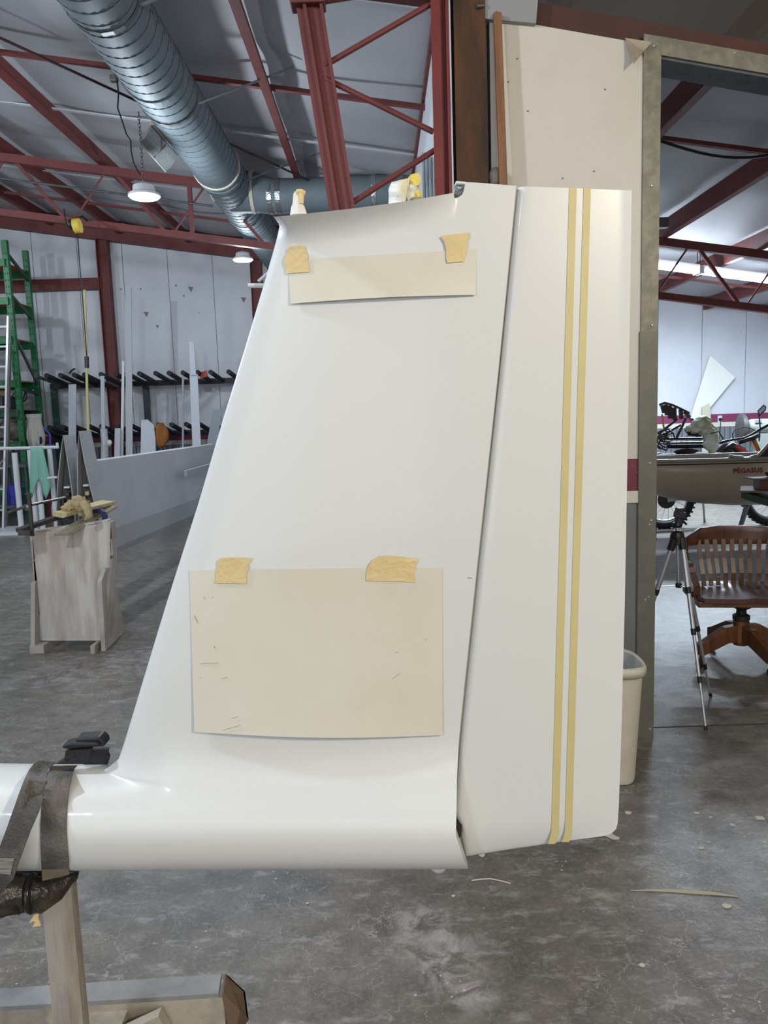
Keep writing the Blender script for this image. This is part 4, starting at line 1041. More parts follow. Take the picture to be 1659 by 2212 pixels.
# cantilever rack with foam sleeved arms
YK0, YK1 = 14.22, 13.3
cr = thing('cantilever_rack', 'long wall rack with two rows of black foam sleeved arms', 'rack', (U(300, 930, YK0).x, YK0, 0))
for (pa, pb) in (((113, 835), (560, 820)), ((140, 943), (560, 930))):
    a = U(*pa, YK0); b = U(*pb, YK0); zz_ = (a.z+b.z)/2
    m = MB(); m.bar((a.x, YK0, zz_), (b.x, YK0, zz_), .09, .10); m.build('back_rail', blkmet, cr)
    if pa[1] < 900: ZR1 = zz_
    else: ZR2 = zz_
for px_, w in ((116, .10), (315, .1), (520, .1)):
    x_ = U(px_, 870, YK0).x; m = MB(); m.bar((x_, YK0+.06, 0), (x_, YK0+.06, ZR1+.05), w, .08, (0, 1, 0)); m.build('rack_post', greend if px_ == 116 else blkmet, cr)
for row, ys_ in (([100, 130, 160, 182, 218, 250, 275, 301, 336, 365, 395, 427, 455, 494], 1), ([78, 107, 135, 162, 193, 219, 253, 283, 312, 341, 370, 402, 430, 461], 2)):
    for px_ in row:
        py_ = lerp(811, 803, (px_-100)/394) if ys_ == 1 else lerp(924, 915, (px_-78)/383)
        fpnt = U(px_, py_, YK1); zr_ = ZR1 if ys_ == 1 else ZR2
        m = MB(); m.tube([fpnt, V((fpnt.x+.02, YK0, zr_))], .042, 10); m.build('foam_arm', foam, cr, angle=40)
a = U(76, 812, YK1); m = MB(); m.tube([a, V((a.x+.1, YK0, ZR1))], .03, 8); m.build('end_arm', M('grey_end_arm', (92, 96, 96), .6), cr)
# boards leaning on the rack
def board(name, mat, label, cat, ptop, pbot, wtop, wbot, th=.02, Yt=None, Yb=None, group='boards leaning on the wall rack', bottom=0.0):
    Yt = Yt or YK1-.06; Yb = Yb or YK1-.1
    a = U(*ptop, Yt); b = U(*pbot, Yb)
    if bottom is not None:
        k = (a.z-bottom)/(a.z-b.z); b = lerp(a, b, k)
    wt, wb = wtop/FPX*a.y, wbot/FPX*b.y
    m = MB(); m.prism([a+V((-wt/2, 0, 0)), a+V((wt/2, 0, 0)), b+V((wb/2, 0, 0)), b+V((-wb/2, 0, 0))], (0, th, 0))
    return m.thing(name, mat, label, cat, group)
board('yellow_strip', yellow, 'tall thin yellow strip leaning on the wall rack', 'strip', (182, 626), (190, 925), 5, 5)
board('dark_edge_strip', grboard, 'grey board with a dark edge leaning on the rack under the red wall post', 'board', (221, 812), (223, 930), 8, 8)
board('bright_strip', whtube, 'narrow bright white strip leaning on the wall rack', 'strip', (266, 780), (263, 975), 5, 7)
board('tall_board', grboard, 'tallest pale board leaning on the wall rack right of the red post', 'board', (277, 620), (279, 968), 13, 15)
board('thin_grey_rod', M('grey_rod_paint', (150, 154, 160), .5), 'thin grey rod leaning on the wall rack', 'rod', (395, 812), (395, 950), 4, 4)
board('notched_board', whboard, 'white notched board with a narrow upper end leaning on the rack', 'board', (418, 808), (424, 946), 17, 19)
board('notched_board_tip', whboard, 'slim white board rising above the notched white board', 'board', (413, 738), (417, 806), 10, 12, bottom=2.35)
board('grey_plank', grboard, 'pale grey plank behind the left wing tip on the rack', 'board', (156, 830), (156, 930), 16, 16)
board('short_grey_plank', grboard, 'short pale plank between the rack arms behind the wing', 'board', (254, 925), (253, 975), 12, 12, Yt=YK1-.16, Yb=YK1-.2)
board('metal_sheet', M('dull_metal_sheet', (120, 128, 136), .4, .5), 'dull metal sheet leaning on the rack next to the fin', 'metal sheet', (470, 884), (461, 940), 20, 24, bottom=.6)
pts = [U(a, b, YK1-.15) for a, b in ((305, 908), (318, 906), (332, 918), (336, 950), (334, 1118), (301, 1119))]
m = MB(); m.prism(pts+[], (0, .03, 0)); o = m.thing('rounded_board', whboard, 'white board with a rounded top corner behind the wing', 'board', 'boards leaning on the wall rack')
m = MB(); pth = [U(a, b, YK1-.24) for a, b in ((224, 926), (225, 940), (226, 950), (226, 990), (226, 1090))]
m.tube(pth, .06, 14); m.thing('film_roll', clear, 'clear wrapped tube standing under the rack arms', 'tube', smooth=True)
m = blob(U(236, 956, YK1-.24), (.045, .03, .05), .1, 1.5, 2); m.thing('white_float', whtube, 'small round white float beside the clear wrapped tube', 'float', smooth=True)
lt = blob(U(348, 940, YK1-.12), (.125, .06, .22), .14, 1.6, 6)
for i, p in enumerate(lt.v): lt.v[i] = p+V((.012*math.sin(p.x*60), .02*math.sin(p.x*45), 0))
lt.thing('leather_cover', leather, 'tan leather cover hung over a rack arm behind the wing', 'cover', smooth=True)
m = MB(); m.prism([U(a, b, YK1+.1) for a, b in ((436, 803), (446, 800), (448, 813), (432, 818))], (0, .04, 0)); m.thing('orange_offcut', M('orange_red_panel', (168, 66, 46), .5), 'small orange red offcut lying on the upper rack arms', 'offcut')
m = MB(); m.tube([U(150, 807, YK0+.15), U(155, 800, YK0+.15), U(162, 796, YK0+.15)], .014, 6); m.thing('wall_hook', blk, 'small black hook on the far wall above the rack', 'hook')
# strip curtain far up on the partition
sc = thing('strip_curtain', 'hanging clear plastic strips on the partition beside the red column', 'strip curtain', (XW-.03, 8.0, 3.0))
for k in range(6):
    m = MB(); a = UX(914+4*k, 345+3*k, XW-.04); m.boxp((XW-.05, a.y-.05, a.z-.65), (XW-.04, a.y+.05, a.z+.05)); m.build('plastic_strip', M('grey_plastic_strip', (116, 122, 128), .2) if k % 2 else M('pale_plastic_strip', (176, 182, 188), .2), sc)

# ================================================================== NEAR WALL ITEMS
wp = thing('wooden_pole', 'long thin brown wooden pole leaning against the white wall panel', 'pole', V((U(1130, 1580, YN-.05).x, YN-.05, 0)))
a = U(1075, 27, YN-.06); b = U(1088, 400, YN-.075); k = a.z/(a.z-b.z); b2_ = lerp(a, b, k)
m = MB(); m.prism([a+V((-.017, 0, 0)), a+V((-.006, 0, .006)), a+V((.017, 0, 0)), b2_+V((.017, 0, 0)), b2_+V((-.017, 0, 0))], (0, .022, 0)); m.build('pole_shaft', woodp, wp)
c = U(1071, 382, YN-.03)
sp_ = thing('standing_pipe', 'grey pipe with a rounded cap standing beside the wooden pole', 'pipe', (c.x, c.y, 0))
m = MB(); m.tube([(c.x, c.y, 0), (c.x, c.y, c.z-.02)], .021, 14); m.build('pipe_shaft', steel, sp_, angle=40)
m = MB(); m.lathe((c.x, c.y, c.z-.035), [(.024, 0), (.026, .01), (.026, .02), (.029, .03), (.029, .05), (.022, .066), (.010, .073)], 18); m.build('rounded_cap', M('dull_grey_cap', (104, 98, 90), .5), sp_, smooth=True)
c = U(1045, 28, YN-.02); m = MB(); m.tube([U(1028, 13, YN-.05), U(1044, 12, YN-.04)], .011, 10); m.thing('pipe_stub', steel, 'short steel bolt stub on the rusty column near the ceiling', 'bolt')
# waste bin
cb_ = UZ(1322, 1642); bx, by = U(1322, 1500, 3.18).x, 3.18
bin_ = thing('waste_bin', 'tall open cream plastic waste bin half hidden behind the rudder', 'bin', (bx, by, 0))
def rr(cx, cy, z, a, b, n=40, e=3.2):
    return [V((cx+a*abs(math.cos(t))**(2/e)*math.copysign(1, math.cos(t)), cy+b*abs(math.sin(t))**(2/e)*math.copysign(1, math.sin(t)), z)) for t in [2*math.pi*k/n for k in range(n)]]
def ringloft(m, rings):
    n = len(rings[0]); vs = [p for r_ in rings for p in r_]; fs = []
    for i in range(len(rings)-1):
        for k in range(n): fs.append((i*n+k, i*n+(k+1) % n, (i+1)*n+(k+1) % n, (i+1)*n+k))
    m.add(vs, fs); return m
ZRIM = .53
m = MB(); rings = [rr(bx, by, 0.002, .05, .05), rr(bx, by, .003, .083, .095), rr(bx, by, .02, .088, .10), rr(bx, by, ZRIM-.03, .112, .135)]
ringloft(m, rings); m.build('bin_body', canm, bin_, angle=40)
m = MB(); rings = [rr(bx, by, ZRIM-.04, .113, .136), rr(bx, by, ZRIM-.045, .124, .147), rr(bx, by, ZRIM-.015, .126, .149), rr(bx, by, ZRIM, .118, .141), rr(bx, by, ZRIM-.01, .111, .134)]
ringloft(m, rings); m.build('bin_rim', canm, bin_, smooth=True)
m = MB(); rings = [rr(bx, by, ZRIM-.01, .111, .134), rr(bx, by, .03, .085, .097), rr(bx, by, .029, .02, .02)]
ringloft(m, rings); m.build('bin_inside', canin, bin_, angle=40)

# ================================================================== RIGHT BAY
# tripod
ax, ay = U(1467, 1300, 3.86).x, 3.86
tp_ = thing('camera_tripod', 'silver and black camera tripod standing just inside the doorway', 'tripod', (ax, ay, 0))
P_ = lambda px_, py_, Y=3.86: U(px_, py_, Y)
m = MB(); m.tube([P_(1466, 1268), P_(1463, 1135)], .011, 10); m.build('centre_column', alu, tp_, angle=40)
m = MB(); m.lathe(P_(1463, 1158), [(.02, -.045), (.034, -.04), (.036, .0), (.03, .02), (.018, .028)], 14); m.build('shoulder', blk, tp_)
m = MB(); m.lathe(P_(1463, 1134), [(.022, -.012), (.026, 0), (.022, .012)], 14); m.build('head_collar', blk, tp_)
m = MB(); m.box(P_(1469, 1112), (.05, .05, .035), Matrix.Rotation(.2, 3, 'Y')); m.box(P_(1466, 1122), (.03, .035, .05)); m.build('pan_head', blk, tp_, bevel=.004)
m = MB(); m.box(P_(1468, 1101), (.03, .05, .02)); m.build('camera_plate', blk, tp_, bevel=.003)
m = MB(); m.tube([P_(1474, 1124), P_(1483, 1133)], .006, 8); m.build('pan_lever', blk, tp_)
def leg(top, bot, joints):
    o = None
    seg = [0]+joints+[1]
    for k in range(len(seg)-1):
        a = lerp(top, bot, seg[k]); b = lerp(top, bot, seg[k+1])
        m = MB(); m.tube([a, b], [.0135, .0105, .008, .006][min(k, 3)], 10); m.build('leg_tube', alu, tp_)
        if 0 < k:
            d = (b-a).normalized(); m = MB(); m.tube([a-d*.016, a+d*.016], .0165-.002*k, 10); m.build('leg_clamp', blk, tp_)
    d = (bot-top).normalized(); m = MB(); m.tube([bot-d*.02, bot], .009, 8); m.build('rubber_foot', blk, tp_)
    m = MB(); m.tube([top-d*.01, top+d*.05], .019, 10); m.build('leg_socket', blk, tp_)
fA = UZ(1525, 1577); fB = UZ(1535, 1503); 
sA = P_(1473, 1166, 3.84); sB = P_(1470, 1165, 3.88)
leg(sA, fA, [.27, .49, .74]); leg(sB, fB, [.33, .55, .80])
dirC = (U(1424, 1262, 3.88)-P_(1455, 1170, 3.84)); sC = P_(1455, 1168, 3.84); fC = sC+dirC*(sC.z/abs(dirC.z))
leg(sC, fC, [.30, .55, .8])
hub = P_(1466, 1264)
for q in (lerp(sA, fA, .26), lerp(sB, fB, .28), lerp(sC, fC, .27)):
    m = MB(); m.bar(hub, q, .012, .004); m.build('spreader_arm', alu, tp_)
m = MB(); m.lathe(hub, [(.014, -.012), (.018, 0), (.014, .012)], 10); m.build('spreader_hub', blk, tp_)

# swivel chair
cx, cy = UZ(1598, 1432).x, 4.58
ch = thing('swivel_chair', 'old dark oak swivel armchair with a slatted back beyond the doorway', 'chair', (cx, cy, 0))
CS = Matrix.Rotation(math.radians(-8), 3, 'Z')
def cw(x, y, z): return V((cx, cy, 0))+CS @ V((x, y, z))
g = []
for i in range(15):
    r_ = []
    for j in range(15):
        u, v = i/14*2-1, j/14*2-1
        x_ = u*.31*math.sqrt(1-.18*v*v) ; y_ = v*.25*math.sqrt(1-.12*u*u)
        dip = -.03*math.exp(-((abs(u)-.42)**2/.10+(v-.2)**2/.35))+.006*math.exp(-(u*u)/.02)*(1 if v < 0 else .3)
        r_.append(cw(x_, y_, .465+dip))
    g.append(r_)
m = MB(); m.slab(g, (0, 0, -.028)); m.build('seat', seatm, ch, angle=60)
m = MB(); m.prism([cw(x_, y_, .44) for x_, y_ in ((-.31, -.22), (.31, -.22), (.30, .2), (-.30, .2))], (0, 0, -.035)); m.build('seat_apron', oakbase, ch, bevel=.006)
# crest and arms: one bent rail
pts = []; top = [(-.335, -.16, .66), (-.335, -.08, .665), (-.325, .04, .70), (-.29, .14, .765), (-.20, .21, .815), (-.08, .235, .825), (.08, .235, .825), (.20, .21, .815), (.29, .14, .765), (.325, .04, .70), (.335, -.08, .665), (.335, -.16, .66)]
hts = [.02, .022, .03, .055, .105, .12, .12, .105, .055, .03, .022, .02]
ins = []; g = []
for (x_, y_, z_), h_ in zip(top, hts):
    g.append([cw(x_, y_, z_-h_*k/3) for k in range(4)])
m = MB()
n_ = len(g); vs = []; fs = []
for k_, r_ in enumerate(g):
    x_, y_, z_ = top[k_]; nrm = CS @ V((x_*.9, y_+.05, 0)).normalized()
    for p in r_: vs.append(p+nrm*.013)
    for p in r_[::-1]: vs.append(p-nrm*.013)
for k_ in range(n_-1):
    for q in range(8): fs.append((k_*8+q, k_*8+(q+1) % 8, (k_+1)*8+(q+1) % 8, (k_+1)*8+q))
fs.append(tuple(range(8))[::-1]); fs.append(tuple((n_-1)*8+q for q in range(8)))
m.add(vs, fs); m.build('crest_and_arms', oak, ch, smooth=True, bevel=.004)
for k in range(9):
    x_ = -.20+.05*k; yb_ = .19-.2*x_*x_*4
    m = MB(); pth = [cw(x_*.92, yb_-.02, .455), cw(x_*.96, yb_-.02, .53), cw(x_*1.0, yb_+.015, .62), cw(x_*1.06, yb_+.035, .74)]
    for a, b in zip(pth, pth[1:]): m.bar(a, b, .026, .012, CS @ V((0, 1, 0)))
    m.build('back_slat', oak, ch)
for s_ in (-1, 1):
    m = MB(); pth = [cw(s_*.295, -.12, .45), cw(s_*.30, -.135, .52), cw(s_*.325, -.13, .60), cw(s_*.33, -.12, .65)]
    for a, b in zip(pth, pth[1:]): m.bar(a, b, .035, .03, CS @ V((0, 1, 0)))
    m.build('arm_post', oak, ch)
m = MB(); m.lathe(cw(0, 0, .27), [(.03, 0), (.05, .01), (.05, .035), (.03, .045), (.028, .07), (.055, .085), (.06, .12), (.05, .135)], 18); m.build('swivel_iron', M('dark_cast_iron', (46, 42, 38), .5, .3), ch, angle=35)
m = MB(); m.lathe(cw(0, 0, .12), [(.045, 0), (.05, .02), (.05, .15), (.035, .16)], 8); m.build('base_hub', oakbase, ch)
for k in range(4):
    R_ = Matrix.Rotation(math.radians(20+90*k), 3, 'Z')
    pr_ = [(0.03, .25), (.12, .24), (.26, .165), (.30, .15), (.30, .085), (.26, .08), (.10, .14), (.03, .14)]
    m = MB(); poly = [cw(0, 0, 0)+CS @ (R_ @ V((a, -.024, b))) for a, b in pr_]
    m.prism(poly, CS @ (R_ @ V((0, .048, 0)))); lg = m.build('base_leg', oakbase, ch, bevel=.004)
    c0 = cw(0, 0, 0)+CS @ (R_ @ V((.275, 0, 0)))
    m = MB(); m.lathe(c0+V((0, 0, .028))-(CS @ (R_ @ V((0, .012, 0)))), [(.012, 0), (.028, .002), (.028, .022), (.012, .024)], 14, CS @ (R_ @ V((0, 1, 0)))); m.tube([c0+V((0, 0, .03)), c0+V((0, 0, .09))], .008, 8); m.build('caster', blkmet, lg)

# boat-like hull with lettering
YH = 8.0
hl_ = thing('hull_body', 'taupe open hull shaped body with dark red lettering on its side', 'hull', (4.2, YH+.4, 0))
zr = 1.0
xs_ = [2.62, 2.70, 2.85, 3.1, 3.4, 3.75, 4.2, 4.7, 5.2, 5.6]
bot = [(2.62, .88), (2.70, .74), (2.85, .665), (3.1, .58), (3.4, .52), (3.75, .485), (4.2, .475), (4.7, .5), (5.2, .58), (5.6, .8)]
wid = [(2.62, .05), (2.70, .17), (2.85, .27), (3.1, .34), (3.4, .38), (3.75, .4), (4.7, .4), (5.2, .32), (5.6, .06)]
YHc = YH+.4
secs = []
for x_ in xs_:
    zb_, w_ = interp(bot, x_), interp(wid, x_); r_ = []
    for k in range(17):
        a = math.pi*k/16; sy, sz = -math.cos(a), -math.sin(a)
        yy_ = w_*math.copysign(abs(sy)**.62, sy); zz_ = zr+(zr-zb_)*(-abs(sz)**.75)
        r_.append(V((x_, YHc+yy_, zz_)))
    secs.append(r_)
m = MB(); n_ = 17; vs = [p for r_ in secs for p in r_]; fs = [(i*n_+k, i*n_+k+1, (i+1)*n_+k+1, (i+1)*n_+k) for i in range(len(secs)-1) for k in range(n_-1)]
m.add(vs, fs); o = m.build('hull_shell', hullm, hl_, smooth=True); o.modifiers.new('t', 'SOLIDIFY').thickness = .015
rim = [r_[0] for r_ in secs]+[r_[-1] for r_ in secs[::-1]]
m = MB(); m.tube([p+V((0, 0, .006)) for p in rim], .02, 8, closed=True); m.build('rim_moulding', hullrim, hl_, smooth=True)
m = MB(); m.tube([p+V((0, .01, -.035)) for p in [r_[0] for r_ in secs]], .012, 6); m.build('rub_strip', blk, hl_)
ws_ = [U(a, b, YH+.02) for a, b in ((1575, 986), (1615, 990), (1638, 984), (1659, 962), (1690, 925))]
m = MB(); m.tube(ws_, .02, 8); m.build('cowl_rim', hullrim, hl_, smooth=True)
m = MB(); m.prism([ws_[2], ws_[3], ws_[4], U(1690, 996, YH+.02), U(1630, 996, YH+.02)], (0, .02, 0)); m.build('cowl_side', blk, hl_)
lg0 = U(1615, 1100, YH+.55); lg1 = UZ(1600, 1136)
m = MB(); m.bar(lg0+V((0, 0, .06)), lg1, .06, .04, (0, 1, 0)); m.build('prop_leg', M('slate_leg', (62, 70, 80), .5), hl_)
for x_ in (4.75, 5.35):
    for y_ in (YHc-.2, YHc+.2):
        m = MB(); m.bar((x_, y_, .62), (x_+.05, y_, 0), .06, .04, (0, 1, 0)); m.build('prop_leg', M('slate_leg', (62, 70, 80), .5), hl_)
# lettering
def text(body, loc, size, mat, parent, name, width=None):
    cu = bpy.data.curves.new(name, 'FONT'); cu.body = body; cu.size = size; cu.extrude = .002; cu.offset = size*.022; cu.space_character = 1.12
    o = bpy.data.objects.new(name, cu); COL.objects.link(o)
    bpy.context.view_layer.update(); dg = bpy.context.evaluated_depsgraph_get(); me = bpy.data.meshes.new_from_object(o.evaluated_get(dg))
    bpy.data.objects.remove(o)
    sx = 1
    if width:
        ext = max(v.co.x for v in me.vertices)-min(v.co.x for v in me.vertices); sx = width/ext
    x0 = min(v.co.x for v in me.vertices)
    me.transform(Matrix.Translation(loc) @ Matrix.Rotation(math.pi/2, 4, 'X') @ Matrix.Diagonal((sx, 1, 1, 1)) @ Matrix.Translation((-x0, 0, 0)))
    me.materials.clear(); me.materials.append(mat)
    o = bpy.data.objects.new(name, me); link(o, parent); return o
tl = U(1584, 1022, YH); trr = U(1647, 1022, YH)
def hull_y(x_, z_):
    zb_, w_ = interp(bot, x_), interp(wid, x_); sz = min(1, max(0, (zr-z_)/(zr-zb_)))**(1/.75); return YHc-w_*(math.sqrt(1-sz*sz))**.62
text('PÉGASUS', V((tl.x, min(hull_y(tl.x, tl.z), hull_y(trr.x, trr.z-.02), hull_y(trr.x, tl.z+.05))-.006, tl.z)), .068, letter, hl_, 'side_lettering', trr.x-tl.x)

# motorcycle behind the hull
mc = thing('motorcycle', 'red and black trail motorcycle parked behind the taupe hull', 'motorcycle', UZ(1440, 1142))
YM = 9.85
wc = U(1436, 1078, YM); RW = wc.z
def wheel(c, R_, name_prefix=''):
    m = MB(); ringp = [c+V((math.cos(a), 0, math.sin(a)))*(R_-.05) for a in [2*math.pi*k/40 for k in range(40)]]
    m.tube(ringp, .05, 10, closed=True); ty = m.build('tyre', rubber, mc, smooth=True)
    for k in range(40):
        a = 2*math.pi*k/40; p = c+V((math.cos(a), 0, math.sin(a)))*(R_-.004)
        m = MB(); m.box(p, (.03, .07, .022), Matrix.Rotation(-a, 3, 'Y')); m.build('tread_knob', rubber, ty)
    m = MB(); ringp = [c+V((math.cos(a), 0, math.sin(a)))*(R_-.10) for a in [2*math.pi*k/40 for k in range(40)]]
    m.tube(ringp, .016, 8, closed=True); m.build('wheel_rim', alu, mc, smooth=True)
    m = MB(); m.lathe(c+V((0, -.05, 0)), [(.03, 0), (.06, .01), (.05, .05), (.06, .09), (.03, .1)], 18, (0, 1, 0)); hb_ = m.build('hub', steeld, mc)
    for k in range(18):
        a = 2*math.pi*k/18; m = MB(); m.tube([c+V((math.cos(a+.5), 0, math.sin(a+.5)))*.05+V((0, -.03, 0)), c+V((math.cos(a), 0, math.sin(a)))*(R_-.10)], .003, 5); m.build('spoke', alu, hb_)
wheel(wc, RW); wheel(wc+V((1.38, 0, 0)), RW)
m = MB(); m.lathe(wc+V((0, -.07, 0)), [(.07, 0), (.115, .002), (.115, .008), (.07, .01)], 26, (0, 1, 0)); m.build('sprocket', steeld, mc)
m = MB(); m.bar(wc+V((0, -.09, 0)), wc+V((.52, -.07, .06)), .03, .06); m.build('swingarm', alu, mc)
m = MB(); m.tube([wc+V((.1, -.1, .02)), wc+V((.55, -.1, .02))], .012, 6); m.build('chain', blkmet, mc)
m = MB(); m.tube([wc+V((.45, -.1, .0)), UZ(1522, 1127)], .014, 8); m.build('kick_stand', steel, mc)
m = MB(); m.boxp((wc.x+.45, YM-.13, .32), (wc.x+.88, YM+.13, .62)); m.build('engine', steeld, mc, bevel=.03)
m = MB(); m.tube([wc+V((.55, 0, .1)), wc+V((.62, 0, .48)), wc+V((1.0, 0, .62)), wc+V((.95, 0, .1)), wc+V((.55, 0, .05))], .022, 8); m.build('frame_tube', blkmet, mc)
st_ = [(1527, 985, .05), (1545, 974, .07), (1562, 960, .085), (1580, 957, .08), (1595, 962, .06)]
m = MB(); m.tube([U(a, b+7, YM-.02) for a, b, r_ in st_], [r_*1.05 for a, b, r_ in st_], 12); m.build('seat', seatb, mc, smooth=True)
m = MB(); m.tube([U(1565, 972, YM-.12), U(1580, 962, YM-.12), U(1600, 975, YM-.12), U(1600, 992, YM-.12), U(1560, 1000, YM-.12)], [.03, .05, .07, .07, .03], 10); m.build('side_cover', blk, mc, smooth=True)
m = MB(); m.prism([U(a, b, YM-.2) for a, b in ((1586, 962), (1598, 965), (1616, 974), (1640, 982), (1642, 988), (1618, 986), (1602, 980))], (0, .14, 0)); m.build('tank_shroud', redp, mc, bevel=.015)
for o_ in (-.10, .10):
    m = MB(); m.tube([U(1628, 950, YM+o_), U(1646, 990, YM+o_), U(1660, 1040, YM+o_), wc+V((1.38, o_, 0))], .028, 10); m.build('fork_tube', gold, mc)
hb = [U(a, b, YM-.15) for a, b in ((1532, 966), (1552, 957), (1580, 950), (1606, 946), (1624, 938), (1640, 928), (1659, 918), (1690, 905))]
m = MB(); m.tube(hb, [.02, .022, .016, .014, .016, .02, .02, .02], 8); m.build('handlebar', blkmet, mc, smooth=True)
m = MB(); m.tube([U(1597, 955, YM-.1), U(1620, 948, YM-.1), U(1640, 940, YM-.1)], .03, 8); m.build('top_clamp', blkmet, mc, smooth=True)
m = MB(); m.tube([U(a, b, YM-.2) for a, b in ((1584, 950), (1582, 938), (1588, 928), (1602, 923), (1618, 924), (1632, 930))], .006, 6); m.build('brake_cable', cordm, mc, smooth=True)
m = MB(); m.tube([U(1640, 953, YM-.15), U(1642, 925, YM-.15), U(1640, 900, YM-.15), U(1638, 891, YM-.15)], .008, 6); m.build('mirror_stem', blkmet, mc)
mp_ = [U(a, b, YM-.15) for a, b in ((1637, 888), (1650, 875), (1654, 879), (1653, 886), (1641, 897))]
m = MB(); m.tube(mp_, .008, 6, closed=True); mi = m.build('mirror_frame', blkmet, mc)
m = MB(); m.prism(mp_, (0, .006, 0)); m.build('mirror_glass', M('mirror_glass', (190, 200, 215), .1, .6), mi)
# bench grinder
gy = 12.2
gp = U(1640, 922, gy)
gm = thing('bench_grinder', 'grey bench grinder with a large disc beyond the motorcycle', 'grinder', (gp.x, gy, .9))
m = MB(); m.lathe(U(1612, 922, gy), [(.05, 0), (.10, .02), (.12, .08), (.12, .42), (.10, .46), (.04, .48)], 22, (1, 0, 0)); m.build('motor_body', motorg, gm, angle=35)
m = MB(); m.lathe(U(1601, 926, gy), [(.03, -.04), (.20, -.035), (.235, -.02), (.235, .04), (.2, .06), (.03, .07)], 26, (1, -.15, 0)); m.build('guard_disc', M('dull_grey_disc', (58, 58, 58), .5), gm, angle=35)
m = MB(); m.tube([U(1606, 926, gy), U(1615, 922, gy)], .04, 10); m.build('spindle', alu, gm)
m = MB(); m.boxp((gp.x-.1, gy-.1, 0), (gp.x+.1, gy+.1, gp.z-.1)); m.build('pedestal', motorg, gm)
m = MB(); m.box(U(1638, 910, gy-.125), (.11, .006, .045)); m.build('rating_plate', alu, gm)
# black machine: mudguard, struts, rails
yk = 9.4
bk = thing('engine_frame', 'black engine frame with a curved mudguard and loose hoses left of the motorcycle', 'engine', UZ(1440, 1150))
crv = [(1424, 872), (1436, 868), (1452, 872), (1470, 880), (1490, 890)]
g = []
for a, b in crv: g.append([U(a, b, yk-.12), U(a, b+1, yk), U(a, b+2, yk+.12)])
m = MB(); m.slab(g, (0, 0, -.02)); m.build('mudguard', blk, bk)
for a, b, c, d, w in ((1430, 876, 1434, 892, .03), (1438, 874, 1440, 897, .03), (1446, 876, 1448, 904, .045), (1456, 880, 1457, 908, .04), (1470, 884, 1472, 905, .035), (1478, 890, 1490, 902, .03)):
    m = MB(); m.bar(U(a, b, yk-.05), U(c, d, yk-.05), w, .05, (0, 1, 0)); m.build('guard_fin', blk, bk)
for a, b, c, d in ((1463, 905, 1422, 938), (1482, 903, 1462, 945), (1422, 945, 1470, 918)):
    m = MB(); m.tube([U(a, b, yk), U(c, d, yk)], .016, 8); m.build('strut', blkmet, bk)
for k in range(7):
    rnd = random.Random(k+40); c_ = U(rnd.uniform(1424, 1448), rnd.uniform(935, 965), yk-.06); pts = [c_+V((math.cos(a)*rnd.uniform(.05, .1), rnd.uniform(-.05, .05), math.sin(a)*rnd.uniform(.04, .09))) for a in [.8*q for q in range(8)]]
    m = MB(); m.tube(pts, .009, 6); m.build('hose', M('olive_hose', (70, 66, 52), .6) if k % 2 else blkmet, bk, smooth=True)
for b, r_ in ((948, .016), (957, .014), (965, .022)):
    m = MB(); m.tube([U(1440, b, yk), U(1525, b-1, yk)], r_, 8); m.build('frame_rail', blkmet if b != 957 else steel, bk)
m = MB(); m.boxp((U(1422, 980, yk).x, yk-.25, U(1422, 990, yk).z-.06), (U(1555, 980, yk).x, yk+.25, U(1422, 982, yk).z)); m.build('tray', blk, bk)
xq_ = U(1404, 1000, yk).x
m = MB(); m.tube([(xq_, yk-.2, 0), (xq_, yk-.2, .97), (xq_+.2, yk-.2, .99)], .02, 8); m.build('support_leg', blkmet, bk)
m = MB(); m.tube([(xq_, yk+.2, 0), (xq_, yk+.2, .97), (xq_+.2, yk+.2, .99)], .02, 8); m.build('support_leg', blkmet, bk)
m = MB(); m.tube([U(1430, 895, yk+.02), U(1434, 925, yk+.02)], .012, 8); m.build('yellow_tube', M('ochre_tube', (168, 140, 70), .5), bk)
m = blob(U(1482, 975, yk), (.14, .08, .035), .2, 1.5, 3); m.thing('brown_rag', M('dark_brown_rag', (62, 42, 36), .9), 'dark brown rag on the black engine tray', 'rag', smooth=True)
# canvas jacket
jk = thing('canvas_jacket', 'crumpled grey green canvas jacket heaped behind the hull', 'jacket', U(1520, 985, 9.1))
blob(U(1516, 915, 9.2), (.11, .1, .09), .5, 2.8, 11).build('jacket_fold', jacket, jk, smooth=True)
blob(U(1500, 926, 9.2), (.10, .1, .05), .5, 2.8, 12).build('jacket_fold', jacket, jk, smooth=True)
blob(U(1528, 930, 9.15), (.10, .1, .07), .5, 2.8, 13).build('jacket_fold', jacket, jk, smooth=True)
blob(U(1536, 953, 9.1), (.085, .09, .14), .45, 3, 14).build('jacket_sleeve', jacket, jk, smooth=True)
blob(U(1505, 932, 9.3), (.12, .08, .06), .3, 2, 15).build('jacket_lining', M('dark_lining', (40, 40, 38), .9), jk, smooth=True)
m = MB(); m.tube([U(1536, 936, 9.0), U(1552, 932, 9.0), U(1562, 948, 9.0), U(1556, 952, 9.0)], .008, 6); m.build('jacket_strap', blk, jk)
